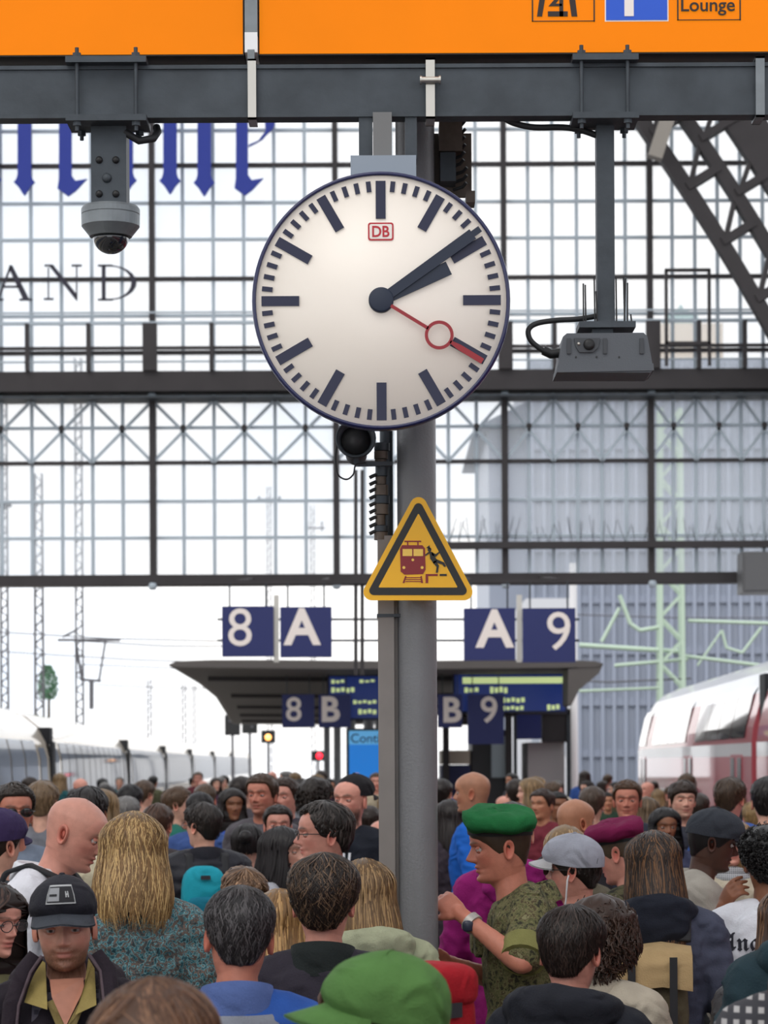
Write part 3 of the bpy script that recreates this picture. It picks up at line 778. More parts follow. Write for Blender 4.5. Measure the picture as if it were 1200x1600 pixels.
# carrier frame of these signs
fr = thing('sign_gantry', 'thin steel ladder frame carrying the large blue eight and nine signs', 'frame', (0, 34.16, P(600, 1010, 34.2).z))
G = lambda px, py: Vector((P(px, py, 34.2).x, 0, P(px, py, 34.2).z-fr.location.z))
for py in (968, 1001): mb = MB(); mb.bar(G(340, py), G(905, py), .03, .03); mb.build('rail', M_STEEL, fr)
for px in (432, 811): mb = MB(); mb.bar(G(px, 1035), G(px, 930), .07, .05); mb.build('post', M_CHROME, fr)
for px in (556, 566): mb = MB(); mb.bar(G(px, 1055), G(px, 735), .05, .04); mb.build('post', M_DSTEEL, fr)
mb = MB(); mb.bar(Vector((G(300, 908).x, 0, ztop-fr.location.z)), Vector((G(950, 908).x, 0, ztop-fr.location.z)), .22, .06); mb.build('top_rail', M_DSTEEL, fr)
for px in (360, 500, 740, 885): mb = MB(); mb.bar((G(px, 908).x, 0, ztop-fr.location.z), (G(px, 908).x, 5.65, FZ(908)-fr.location.z), .05, .05); mb.build('tie', M_DSTEEL, fr)

# ------------------------------------------------------------------ platform roof outside the hall
DR = 50.0
can = thing('platform_canopy', 'dark wing shaped platform roof beyond the hall end', 'canopy', (0, DR, 0))
prof_top = [(262, 1039), (276, 1033), (330, 1031), (420, 1031), (520, 1032), (603, 1033), (690, 1032), (790, 1031), (880, 1031), (930, 1033), (943, 1037)]
prof_bot = [(930, 1042), (880, 1043), (790, 1044), (690, 1045), (603, 1045), (520, 1045), (420, 1044), (330, 1043), (276, 1042)]
poly = [(P(x, y, DR).x, P(x, y, DR).z) for x, y in prof_top+prof_bot]
mb = MB(); npf = len(poly)
secs = []
for dd, sh in ((0, 0), (12, -.25), (25, -.7), (45, -1.7), (75, -3.2)):
    secs.append([(x+sh, dd, z) for x, z in poly])
v = [p for s_ in secs for p in s_]; f = [tuple(range(npf)), tuple(range((len(secs)-1)*npf, len(secs)*npf))[::-1]]
for i in range(len(secs)-1):
    for j in range(npf):
        a = i*npf+j; b = i*npf+(j+1) % npf; f.append((a, a+npf, b+npf, b))
mb.add(v, f); mb.build('roof', mat('canopy_brown_grey', (98, 93, 90), .6), can)
for dd, sh in ((4, -.1), (18, -.45), (32, -1.1), (46, -1.8), (60, -2.5)):
    mb = MB(); mb.tube([(0.05+sh, dd, 0), (0.05+sh, dd, 3.78)], .14, 16); mb.build('pillar', M_COLUMN, can)
    mb = MB(); mb.bar((-3.6+sh, dd, 3.74), (sh+.05, dd, 3.70), .12, .10); mb.bar((3.6+sh, dd, 3.74), (sh+.05, dd, 3.70), .12, .10); mb.build('rib', M_DSTEEL, can)
mb = MB()
a = P(943, 1038, DR); b = P(893, 1100, DR)
mb.prism([(P(x, y, DR).x, P(x, y, DR).z) for x, y in ((943, 1037), (936, 1052), (905, 1078), (893, 1102), (888, 1100), (888, 1045))], .02, 1.6); mb.build('end_bracket', mat('canopy_brown_grey'), can)
roofz = P(600, 1050, 52).z
zr = lambda d: P(600, 1046, 50).z
d9 = 53.0
board(441, 1085, 491, 1137, d9, '8', 459, 1108, 38, 'small blue sign with pale figure eight under the platform roof', .012, rods=zr(d9))
board(498, 1085, 548, 1137, d9, 'B', 517, 1108, 40, 'small blue sign with white B paired with the small figure eight', .03, rods=zr(d9))
board(684, 1085, 722, 1137, d9, 'B', 707, 1109, 40, 'small blue sign with white B paired with the small figure nine', .03, rods=zr(d9))
board(731, 1085, 787, 1163, d9, '9', 764, 1109, 42, 'tall narrow blue sign with pale figure nine under the platform roof', .012, rods=zr(d9))
# departure displays
M_DISP = mat('display_blue', (24, 52, 128), .3, emit=.25)
M_DTXT = mat('display_text', (196, 214, 150), .5, emit=.7)
def display(px0, py0, px1, py1, d, lines, lab):
    a, b = P(px0, py1, d), P(px1, py0, d)
    t = thing('departure_display', lab, 'display', ((a.x+b.x)/2, d, a.z))
    X = lambda px: P(px, py1, d).x-t.location.x
    Z = lambda py: P((px0+px1)/2, py, d).z-a.z
    mb = MB(); mb.box((X(px0), .01, 0), (X(px1), .3, b.z-a.z)); mb.build('housing', mat('display_case', (22, 28, 60), .4), t)
    mb = MB(); mb.box((X(px0+4), 0, Z(py1-4)), (X(px1-4), .02, Z(py0+4))); mb.build('screen', M_DISP, t)
    mb = MB()
    for (x0, y0, x1, y1, tx) in lines:
        if tx:      # unreadable run of glyph-like blocks
            n_ = max(2, int((x1-x0)/7)); w_ = (X(x1)-X(x0))/n_
            for q in range(n_): mb.box((X(x0)+q*w_, -.004, Z(y1)+(q % 3)*.01), (X(x0)+(q+.72)*w_, 0, Z(y0)-(q % 2)*.015))
        else: mb.box((X(x0), -.004, Z(y1)), (X(x1), 0, Z(y0)))
    mb.build('lettering', M_DTXT, t)
    for xx in (X(px0)+.3, X(px1)-.3):
        mb = MB(); mb.tube([(xx, .15, b.z-a.z-.02), (xx, .15, zr(d)-a.z)], .02, 8); mb.build('hanging_rod', M_STEEL, t)
display(707, 1050, 887, 1115, 53.6, [(723, 1058, 880, 1068, ''), (726, 1074, 750, 1082, '9:40'), (766, 1073, 795, 1083, 'Bonn'), (784, 1090, 822, 1098, 'Hbf'), (784, 1103, 820, 1110, 'Halt'), (855, 1101, 876, 1110, '9')], 'wide blue departure display with a pale green top line beside the 9 sign')
display(511, 1053, 618, 1126, 53.6, [(518, 1062, 540, 1068, 'ICE'), (562, 1062, 588, 1067, 'Hbf'), (518, 1074, 556, 1082, '8:52'), (552, 1094, 590, 1100, 'Halt'), (560, 1108, 590, 1116, 'A-C')], 'blue departure display half hidden by the column beside the 8 and B signs')
# lit blue information board
a, b = P(541, 1216, 52), P(600, 1138, 52)
t = thing('information_board', 'bright blue lit information board on legs behind the crowd', 'board', ((a.x+b.x)/2, 52, 0))
hw = (b.x-a.x)/2; zt_ = P(560, 1138, 52).z
mb = MB(); mb.box((-hw, .02, .5), (hw, .25, zt_)); mb.box((-hw, .05, 0), (-hw+.08, .2, .5)); mb.box((hw-.08, .05, 0), (hw, .2, .5)); mb.build('case', M_STEEL, t)
mb = MB(); mb.box((-hw+.06, 0, .6), (hw-.03, .03, zt_-.33)); mb.build('screen', mat('info_blue', (20, 118, 205), .3, emit=.55), t)
mb = MB(); mb.box((-hw+.06, 0, zt_-.33), (hw-.03, .03, zt_-.05)); mb.build('header', mat('info_light', (90, 165, 215), .3, emit=.5), t)
mb = MB(); text_fit(mb, 'Conti', .0, zt_-.2, -.003, width=hw*1.5, bold=.01); mb.build('lettering', mat('info_ink', (30, 60, 120), .4), t)
# shelter block under the canopy
sh = thing('platform_shelter', 'dark framed waiting shelter with pale side wall under the platform roof', 'shelter', (P(790, 1200, 58).x, 58, 0))
SX = lambda px: P(px, 1180, 58).x-sh.location.x
SZ = lambda py: P(790, py, 58).z
for nm, x0, y0, x1, y1, ya, yb, m in (('frame', 690, 1120, 760, 1130, 0, 3, M_DSTEEL), ('post', 692, 1120, 702, 1330, 0, .2, M_DSTEEL), ('post', 790, 1110, 800, 1330, 0, .2, M_DSTEEL), ('wall_panel', 826, 1160, 884, 1330, .4, 3, mat('shelter_wall', (206, 200, 200), .6)), ('dark_panel', 738, 1140, 792, 1330, .3, 3, mat('shelter_dark', (44, 44, 48), .4)), ('blue_panel', 690, 1195, 735, 1330, .2, 3, mat('shelter_blue', (26, 34, 84), .5)), ('light_panel', 768, 1150, 790, 1215, .1, .3, mat('shelter_glass', (150, 165, 172), .2)), ('cream_panel', 690, 1172, 735, 1194, .2, 3, mat('shelter_cream', (190, 178, 162), .5)), ('sign_panel', 808, 1117, 846, 1155, 0, .2, M_BLUE), ('speaker_panel', 848, 1115, 886, 1160, .05, .5, M_DSTEEL), ('roof', 690, 1108, 892, 1117, 0, 3, M_DSTEEL), ('post', 803, 1113, 808, 1330, 0, .2, M_STEEL), ('post', 886, 1113, 892, 1330, 0, .2, M_STEEL)):
    mb = MB(); mb.box((SX(x0), ya, max(0, SZ(y1))), (SX(x1), yb, SZ(y0))); mb.build(nm, m, sh)
# pale lamp post right of the shelter
a = P(897, 1200, 62)
t = thing('lamp_post', 'white round lamp post beside the platform roof', 'post', (a.x, 62, 0))
mb = MB(); mb.tube([(0, 0, 0), (0, 0, P(897, 880, 62).z)], [.11, .09], 16); mb.build('shaft', mat('white_post', (222, 222, 224), .5), t)
mb = MB(); mb.lathe([(.2, 0), (.2, .03), (.12, .05), (.1, .4)], 16); mb.build('base', M_STEEL, t)

# ================================================================== trains
M_ICE = mat('train_white', (226, 214, 196), .25, coat=.6)
M_ICEG = mat('train_window_band', (112, 124, 142), .35, coat=.3)
M_BELLOWS = mat('train_bellows', (28, 30, 36), .7)
ice = thing('express_train', 'sleek white express train with dark window band at the left platform edge', 'train', (XL(45)-1.47, 45, -.72))
side = [(0, -.45), (.02, .4), (.0, 1.1), (-.005, 1.6), (-.03, 2.05), (-.10, 2.35), (-.24, 2.60), (-.52, 2.82), (-.95, 2.96), (-1.47, 3.0)]
sec_ = side + [(-2.94-x, z) for x, z in side[-2::-1]]
def sweep_local(secp, y0, y1, mb, mi=0, cap=True, smooth=True, steps=None):
    n = len(secp); ys = steps or [(y0, 1, 0), (y1, 1, 0)]
    v = []
    for yy, scl, dz in ys:
        for x, z in secp: v.append((-1.47+(x+1.47)*scl, yy, -.45+(z+.45)*scl if False else (z if dz == 0 else -.45+(z+.45)*(1-dz))))
    f = []
    for i in range(len(ys)-1):
        for j in range(n-1):
            a = i*n+j; f.append((a, a+n, a+n+1, a+1))
    mb.add(v, f, mi, smooth)
    if cap:
        mb.add(v[:n], [tuple(range(n))], mi); mb.add(v[-n:], [tuple(range(n))[::-1]], mi)
LEN = 24.4
mb = MB(); sweep_local(sec_, 0, LEN, mb); car_me = mb.build('car_body', M_ICE, ice).data; bpy.data.objects.remove(bpy.data.objects['car_body'])
band = [(.012, 1.12), (.008, 1.6), (-.018, 2.05), (-.086, 2.34), (-.11, 2.36)]
pmb = MB(); sweep_local(band, 0, 1.72, pmb, cap=False); pane_tm = pmb.build('window_pane', M_ICEG, ice).data; bpy.data.objects.remove(bpy.data.objects['window_pane'])
dmb = MB(); sweep_local([(.014, -.1), (.03, .4), (.012, 1.1), (.007, 1.6), (-.018, 2.05), (-.07, 2.24)], 0, .95, dmb, cap=False); door_tm = dmb.build('door', M_ICEG, ice).data; bpy.data.objects.remove(bpy.data.objects['door'])
gmb = MB(); sweep_local([(x-.10 if x > -1.47 else x+.10, z-.1) for x, z in sec_], 0, .62, gmb); bel_me = gmb.build('bellows', M_BELLOWS, ice).data; bpy.data.objects.remove(bpy.data.objects['bellows'])
smb = MB()
for x in (.0,): smb.box((-.03, 0, .2), (.028, .62, 2.35)); smb.box((-.3, 0, 2.3), (-.02, .62, 2.6))
skirt_me = smb.build('gap_cover', M_BELLOWS, ice).data; bpy.data.objects.remove(bpy.data.objects['gap_cover'])
bnds = [-4, 20, 45, 70, 95, 120, 145, 170, 195]
for a, b in zip(bnds[:-1], bnds[1:]):
    pa_ = Vector((XL(a), a, 0)); pb_ = Vector((XL(b), b, 0)); rz = -math.atan2(pb_.x-pa_.x, pb_.y-pa_.y)
    def put(nm, me, yy, par=None):
        if par is None:
            o = link(nm, me, ice); off = Matrix.Rotation(rz, 4, 'Z') @ Vector((0, yy, 0))
            o.location = pa_+off-ice.location; o.rotation_euler = (0, 0, rz)
        else:
            o = link(nm, me, par); o.location = (0, yy, 0)
        return o
    body = put('car_body', car_me, .6)
    put('bellows', bel_me, 0.0); put('gap_cover', skirt_me, 0.0)
    for kk in range(11): put('window_pane', pane_tm, 2.0+kk*1.88, body)
    for yy in (.5, LEN-1.45): put('door', door_tm, yy, body)
# rounded tail car
mb = MB(); sweep_local(sec_, 0, 0, mb, steps=[(0, 1, 0), (6, 1, .02), (10, .95, .12), (14, .82, .34), (16, .6, .55), (17, .3, .75)])
o = mb.build('tail_nose', M_ICE, ice); o.location = Vector((XL(195), 195.6, 0))-ice.location

red = thing('regional_train', 'red double deck regional train at the right platform edge', 'train', (XR(45)+1.4, 45, -.72))
M_RT = mat('train_red', (188, 84, 94), .3, coat=.7)
M_RW = mat('train_pale_grey', (206, 206, 208), .3, coat=.5)
M_RWIN = mat('train_dark_window', (70, 72, 80), .08, coat=1.0)
rs = [(0, -.45), (0, 2.02), (0, 2.22), (.03, 2.45), (.16, 2.95), (.34, 3.28), (.52, 3.44), (.85, 3.58), (1.4, 3.66)]
rsec = rs+[(2.8-x, z) for x, z in rs[-2::-1]]
def sweepR(secp, ys, mb, mi=0, cap=True, mids=None):
    n = len(secp); v = []
    for yy, scl, dz in ys:
        for x, z in secp: v.append((1.4+(x-1.4)*scl, yy, -.45+(z+.45)*(1-dz)))
    for i in range(len(ys)-1):
        for j in range(n-1):
            a = i*n+j; mb.add([v[a], v[a+1], v[a+n+1], v[a+n]], [(0, 1, 2, 3)], mids[j] if mids else mi, True)
    if cap:
        mb.add(v[:n], [tuple(range(n))[::-1]], mids[0] if mids else mi); mb.add(v[-n:], [tuple(range(n))], mids[0] if mids else mi)
mids = [0, 1, 0, 0, 1, 1, 1, 1]; mids = mids+mids[::-1]
rbn = [(-12, 11.4), (12, 36.4), (37, 60.6)]
for ci, (a, b) in enumerate(rbn):
    pa_ = Vector((XR(a), a, 0)); rz = -math.atan(0.026)
    Ln = b-a
    mb = MB(); ys = [(0, 1, 0), (Ln, 1, 0)] if ci < 2 else [(0, 1, 0), (Ln-2.2, 1, 0), (Ln-.9, .98, .02), (Ln-.2, .93, .07), (Ln, .86, .12)]
    sweepR(rsec, ys, mb, mids=mids)
    body = mb.build('car_body', [M_RT, M_RW], red); body.location = pa_-red.location; body.rotation_euler = (0, 0, rz)
    y = 0.9
    while y < Ln-3:
        for q in range(4):
            wmb = MB(); sweepR([(-.006, 2.30), (.022, 2.47), (.13, 2.93), (.20, 3.06)], [(y+q*1.95, 1, 0), (y+q*1.95+1.88, 1, 0)], wmb, cap=False); wmb.build('upper_window', M_RWIN, body)
            if y+q*1.95+1.88 > Ln-3: break
        y += 9.6
    for y in (1.2, 9.2, Ln-3.5):
        dmb = MB(); dmb.box((-.012, y, -.1), (.03, y+1.5, 2.05), 0); d_ = dmb.build('door', M_RT, body)
        for q in (0, .95):
            wmb = MB(); wmb.box((-.02, y+q, .1), (.0, y+q+.5, 2.0)); wmb.build('door_window', mat('train_black_glass', (26, 26, 32), .15), d_)
    for y in (12.2, 14.4, 16.6, 18.8):
        wmb = MB(); wmb.box((-.012, y, .55), (.03, y+1.6, 1.4)); wmb.build('lower_window', M_RWIN, body)
    if ci:
        gmb = MB(); gmb.box((.12, -.62, -.3), (2.68, .02, 3.2)); gmb.build('bellows', M_BELLOWS, body)

# ================================================================== outside: masts, wires, building, signals, tree
M_MAST = mat('mast_grey', (92, 92, 98), .6)
M_MASTG = mat('mast_green', (176, 196, 178), .6)
def lattice_mast(px, d, wpx, ytop_px, lab, m, arms=()):
    a = P(px, 1190, d); wd = wpx*d/F_PX; h = P(px, ytop_px, d).z+.8
    t = thing('catenary_mast', lab, 'mast', (a.x, d, -.8))
    for sx in (-1, 1):
        for sy in (-1, 1):
            mb = MB(); mb.bar((sx*wd/2, sy*wd/2, 0), (sx*wd/2*.8, sy*wd/2*.8, h), wd*.16, wd*.16); mb.build('upright', m, t)
    st = wd*.95; z = .6; kk = 0
    while z+st < h:
        f0 = wd/2*(1-.2*z/h)
        for sy in (-1, 1):
            mb = MB(); s_ = 1 if kk % 2 else -1; mb.bar((-s_*f0, sy*f0, z), (s_*f0, sy*f0, z+st), wd*.08, wd*.1); mb.build('lacing', m, t)
        z += st; kk += 1
    for (x0, y0, x1, y1, r_) in arms:
        p, q = P(x0, y0, d), P(x1, y1, d)
        mb = MB(); mb.tube([p-t.location, q-t.location], r_, 8); mb.build('arm', m, t)
    return t
lattice_mast(1049, 85, 38, 640, 'pale green lattice catenary mast behind the red train', M_MASTG, ((1032, 980, 1000, 985, .07), (1000, 985, 985, 975, .07), (985, 975, 968, 930, .07), (968, 950, 940, 1003, .06), (905, 1008, 1060, 1018, .08), (960, 1040, 1075, 1030, .06), (1075, 970, 1230, 975, .06), (1070, 1025, 1230, 1045, .06), (905, 1080, 1030, 1075, .05), (1128, 985, 1135, 1012, .05), (1135, 1012, 1160, 1020, .05), (1160, 1020, 1190, 980, .05), (1128, 985, 1090, 1040, .04)))
lattice_mast(125, 110, 12, 560, 'dark slim lattice mast with a cross arm behind the white express train', M_MAST, ((90, 1000, 188, 1000, .06), (118, 1000, 128, 1062, .06), (165, 1000, 155, 1062, .05), (128, 1062, 158, 1064, .06), (143, 1062, 143, 1108, .1), (98, 995, 118, 985, .05)))
lattice_mast(8, 95, 12, 600, 'dark lattice mast at the far left behind the express train', M_MAST, ((-20, 790, 18, 790, .07), (0, 800, 14, 790, .05)))
lattice_mast(62, 130, 14, 740, 'faint lattice mast between two darker masts above the express train', M_MAST)
lattice_mast(234, 150, 7, 1060, 'short distant mast beside the tall dark slim mast', M_MAST)
lattice_mast(288, 195, 7, 1065, 'short distant mast left of a matching mast near the signals', M_MAST)
lattice_mast(304, 195, 6, 1068, 'short distant mast right of a matching mast near the signals', M_MAST)
lattice_mast(422, 140, 7, 760, 'thin distant mast with short top arm behind the sign 8', M_MAST, ((400, 780, 440, 780, .05), (405, 775, 405, 785, .06), (437, 775, 437, 785, .06)))
lattice_mast(490, 140, 7, 790, 'thin distant mast with short arms behind the sign A', M_MAST, ((475, 825, 508, 825, .05), (480, 830, 480, 815, .05), (503, 830, 503, 815, .05)))
for i, (xa, ya, xb, yb, d) in enumerate(((0, 985, 340, 1003, 110), (180, 1002, 345, 1010, 109.4), (0, 1015, 420, 1040, 120), (210, 1040, 440, 1048, 140), (230, 1072, 360, 1075, 150), (905, 960, 1230, 965, 120), (905, 1062, 1020, 1060, 84.8))):
    mb = MB(); a, b = P(xa-80, ya-2, d), P(xb+60, yb, d+(8 if i != 6 else 0)); m_ = (a+b)/2-Vector((0, 0, .12))
    mb.tube([a, m_, b], .03, 6)
    tag(mb.build('overhead_wire', M_MAST), ('upper contact wire crossing the tall dark slim mast', 'thin wire running from the slim mast towards the sign eight', 'long low wire strung across several masts above the express train', 'wire strung towards the tip of the platform roof', 'lowest short wire above the express train roof', 'wire strung across the green lattice mast below the glass wall', 'short wire between the lamp post and the green lattice mast')[i], 'wire', 'overhead line wires')
# grey office building behind the right track
bd = 170.0
bl = thing('office_building', 'tall blue grey office block behind the red train', 'building', (P(1060, 1190, bd).x, bd, -.8))
BX = lambda px: P(px, 900, bd).x-bl.location.x
BZ = lambda py: P(1000, py, bd).z+.8
M_BLD = mat('building_blue_grey', (142, 150, 166), .4, var=.25, vscale=.25, rgb2=(156, 163, 177))
mb = MB(); mb.box((BX(829), 0, 0), (BX(1330), 40, BZ(560))); mb.box((BX(770), 6, 0), (BX(830), 30, BZ(640)), 0); mb.build('wall', M_BLD, bl)
mb = MB(); mb.prism([(BX(745), BZ(654)), (BX(833), BZ(654)), (BX(833), BZ(612))], 4, 32); mb.build('roof_wedge', mat('building_roof', (96, 104, 118), .5), bl)
fin_me = None
for i, px in enumerate(range(832, 1330, 18)):
    if fin_me is None:
        mb = MB(); mb.box((-.12, -.35, 0), (.12, 0, BZ(565))); o = mb.build('fin', mat('building_fin', (142, 150, 167), .4), bl); fin_me = o.data; o.location = (BX(px), 0, 0)
    else: link('fin', fin_me, bl, (BX(px), 0, 0))
flo_me = None
for i in range(22):
    zz = 3+i*3.4
    if zz > BZ(565): break
    if flo_me is None:
        mb = MB(); mb.box((BX(829), -.2, 0), (BX(1330), 0, .5)); flo_me = mb.build('floor_band', mat('building_band', (136, 144, 161), .4), bl, (0, 0, zz)).data
    else: link('floor_band', flo_me, bl, (0, 0, zz))
b2 = thing('background_building', 'pale low building behind the platform roof next to the office block', 'building', (P(860, 1190, 140).x, 140, -.8))
X2 = lambda px: P(px, 1000, 140).x-b2.location.x
Z2 = lambda py: P(860, py, 140).z+.8
mb = MB(); mb.box((X2(822), 0, 0), (X2(893), 20, Z2(935))); mb.build('wall', mat('pale_building', (196, 198, 204), .6), b2)
for i in range(5):
    for j in range(3):
        mb = MB(); mb.box((X2(830+j*20), -.06, Z2(1180-i*48)), (X2(842+j*20), .02, Z2(1152-i*48))); mb.build('window', mat('far_window', (150, 158, 170), .3), b2)
# glimpse of a columned stone building through the walkway glass
b3 = thing('stone_building', 'distant cream stone building with a green roof seen through the glass', 'building', (P(1070, 1190, 230).x, 230, -.8))
X3 = lambda px: P(px, 500, 230).x-b3.location.x
Z3 = lambda py: P(1070, py, 230).z+.8
mb = MB(); mb.box((X3(1020), 0, 0), (X3(1130), 30, Z3(505))); mb.build('wall', mat('stone_cream', (214, 200, 182), .7), b3)
mb = MB(); mb.prism([(X3(1045), Z3(505)), (X3(1105), Z3(505)), (X3(1098), Z3(478)), (X3(1078), Z3(472)), (X3(1072), Z3(462)), (X3(1066), Z3(472)), (X3(1052), Z3(478))], 4, 26); mb.build('roof', mat('copper_roof', (150, 178, 178), .6), b3)
# signals
def signal(px, py, d, lab, w_, h_, lights):
    a = P(px, py, d); t = thing('rail_signal', lab, 'signal', (a.x, d, -.8))
    u = d/F_PX; z0 = a.z+.8
    mb = MB(); mb.box((-w_/2*u, 0, z0-h_/2*u), (w_/2*u, .25, z0+h_/2*u)); mb.build('head', M_BLACK, t)
    mb = MB(); mb.tube([(0, .12, 0), (0, .12, z0)], .07, 8); mb.build('post', M_MAST, t)
    for lx, ly, r_, m in lights:
        mb = MB(); mb.lathe([(r_*u, 0), (r_*u*.9, .05), (0, .07)], 16, Matrix.Translation((lx*u, -.01, z0-ly*u)) @ Matrix.Rotation(PI/2, 4, 'X')); mb.build('lamp', m, t)
M_AMB = mat('signal_amber', (255, 190, 120), .4, emit=3.0, emit_rgb=(255, 170, 90)); M_SRED = mat('signal_red', (255, 40, 60), .4, emit=3.0, emit_rgb=(255, 30, 50))
signal(363, 1133, 128, 'black rail signal head, left of a joined pair above the express train', 24, 32, [(-4, -6, 2, M_MAST)])
signal(390, 1131, 128, 'black rail signal head, right of a joined pair above the express train', 24, 30, [(4, 5, 2, M_MAST)])
signal(419, 1151, 131, 'rail signal with a glowing amber lamp', 22, 20, [(0, 1, 5, M_AMB)])
signal(497, 1181, 134, 'rail signal with a glowing red lamp', 20, 16, [(2, 0, 5, M_SRED)])
# tree above the train
rnd = random.Random(2)
a = P(75, 1066, 140)
tr = thing('tree', 'small green tree behind the white express train', 'tree', (a.x, 140, -.8))
mb = MB(); mb.tube([(0, 0, 0), (.05, 0, a.z+.3)], [.16, .07], 8); mb.build('trunk', mat('bark', (80, 70, 60), .9), tr)
mb = MB()
for i in range(900):
    u1, v1 = rnd.uniform(0, 2*PI), rnd.uniform(-1, 1); rr = rnd.random()**.4
    hgt = v1*1.0; rad = .72*(1-.45*(hgt+1)/2)*math.sqrt(max(0, 1-v1*v1*.8))
    c = Vector((math.cos(u1)*rad*rr, math.sin(u1)*rad*rr, a.z+.8+hgt*.9)); s_ = rnd.uniform(.06, .12)
    e = Euler((rnd.uniform(0, 6), rnd.uniform(0, 6), 0)).to_matrix()
    mb.add([c+e@Vector((-s_, 0, 0)), c+e@Vector((0, s_*.5, 0)), c+e@Vector((s_, 0, 0)), c+e@Vector((0, -s_*.5, 0))], [(0, 1, 2, 3)])
mb.build('foliage', mat('leaf_green', (84, 128, 96), .7, var=.5, vscale=2), tr)['kind'] = 'stuff'
# ================================================================== people library
def smooth_tab(pts, n=401, k=9):
    xs, ys = zip(*pts); t = np.linspace(0, 1, n); y = np.interp(t, xs, ys)
    pad = np.concatenate([np.full(k, y[0])*1, y, np.full(k, y[-1])])
    pad[:k] = 2*y[0]-y[1:k+1][::-1]; pad[-k:] = 2*y[-1]-y[-k-1:-1][::-1]
    g = np.exp(-np.linspace(-2, 2, 2*k+1)**2); g /= g.sum()
    return t, np.convolve(pad, g, 'valid')
HH = 0.228
T_F = smooth_tab([(0, .050), (.03, .078), (.08, .087), (.11, .087), (.15, .084), (.20, .0845), (.235, .085), (.268, .086), (.32, .086), (.42, .086), (.50, .085), (.56, .085), (.615, .093), (.70, .094), (.80, .086), (.88, .068), (.94, .045), (.98, .018), (1, -.012)], k=5)
T_B = smooth_tab([(0, .072), (.15, .072), (.3, .080), (.45, .094), (.6, .102), (.7, .102), (.8, .094), (.88, .077), (.94, .055), (.98, .032), (1, .012)])
T_W = smooth_tab([(0, .050), (.06, .053), (.14, .057), (.22, .061), (.3, .065), (.42, .069), (.5, .071), (.62, .0745), (.72, .0755), (.82, .069), (.9, .054), (.95, .038), (.985, .019), (1, .002)])
T_N = smooth_tab([(0, 1.45), (.08, 1.6), (.2, 1.9), (.35, 2.1), (.55, 2.35), (.75, 2.3), (1, 2.0)])
def ev(tab, t): return np.interp(t, tab[0], tab[1])
def head_pt(a, t, jaw=1.0):
    """bare skull/face surface; a azimuth from the face (0) over +x, t 0 chin .. 1 crown; returns Nx3 facing -y"""
    a = np.asarray(a, float); t = np.asarray(t, float)
    n = ev(T_N, t); n = np.where(np.cos(a) < 0, 2.1, n); e = 2/n
    s, c = np.sin(a), np.cos(a)
    w = ev(T_W, t)*(1-(1-jaw)*np.clip(1-t/.5, 0, 1))
    x = w*np.sign(s)*np.abs(s)**e
    ext = np.where(c >= 0, ev(T_F, t), ev(T_B, t))
    y = -np.sign(c)*ext*np.abs(c)**e
    z = t*HH + .030*np.clip(1-t/.22, 0, 1)*(1-c)/2
    return np.stack([x, y, z], -1)
HC = np.array([0, .004, .118])
def head_nrm(p):
    q = (p-HC)/np.array([.075**2, .10**2, .125**2]); return q/np.maximum(1e-6, np.linalg.norm(q, axis=-1, keepdims=True))
def sstep(x, a, b):
    u = np.clip((x-a)/(b-a), 0, 1); return u*u*(3-2*u)

class Geo:
    """numpy geometry with a colour per vertex"""
    def __init__(s): s.V = []; s.F = []; s.C = []; s.n = 0
    def add(s, v, f, col):
        v = np.asarray(v, float).reshape(-1, 3)
        c = np.asarray(col, float)
        if c.ndim == 1: c = np.tile(c, (len(v), 1))
        s.V.append(v); s.C.append(c); s.F.extend([tuple(i+s.n for i in q) for q in f]); s.n += len(v)
    def xf(s, R, t):
        s.V = [v @ R.T + t for v in s.V]
    def merge(s, o):
        for v, c in zip(o.V, o.C): s.V.append(v); s.C.append(c)
        s.F.extend([tuple(i+s.n for i in q) for q in o.F]); s.n += o.n
    def mesh(s, name, m):
        me = bpy.data.meshes.new(name)
        V = np.concatenate(s.V); C = np.concatenate(s.C)
        me.from_pydata(V.tolist(), [], s.F)
        me.polygons.foreach_set('use_smooth', [True]*len(me.polygons))
        at = me.attributes.new('Col', 'FLOAT_COLOR', 'POINT')
        at.data.foreach_set('color', np.concatenate([C, np.ones((len(C), 1))], 1).ravel())
        me.materials.append(m); me.update(); return me

M_SKIN = mat('skin', (200, 150, 125), .45, attr='Col', var=.28, vscale=38, bump=.2, bscale=420, spec=.45)
M_HAIR = mat('hair', (60, 45, 35), .42, attr='Col', var=.4, vscale=60, spec=.35)
M_EYE = mat('eye', (220, 215, 210), .2, attr='Col')
SK = {'fair': (222, 170, 148), 'pink': (214, 150, 132), 'tan': (186, 128, 98), 'ruddy': (196, 126, 104), 'dark': (78, 50, 38), 'brown': (140, 92, 66), 'worn': (168, 120, 100)}

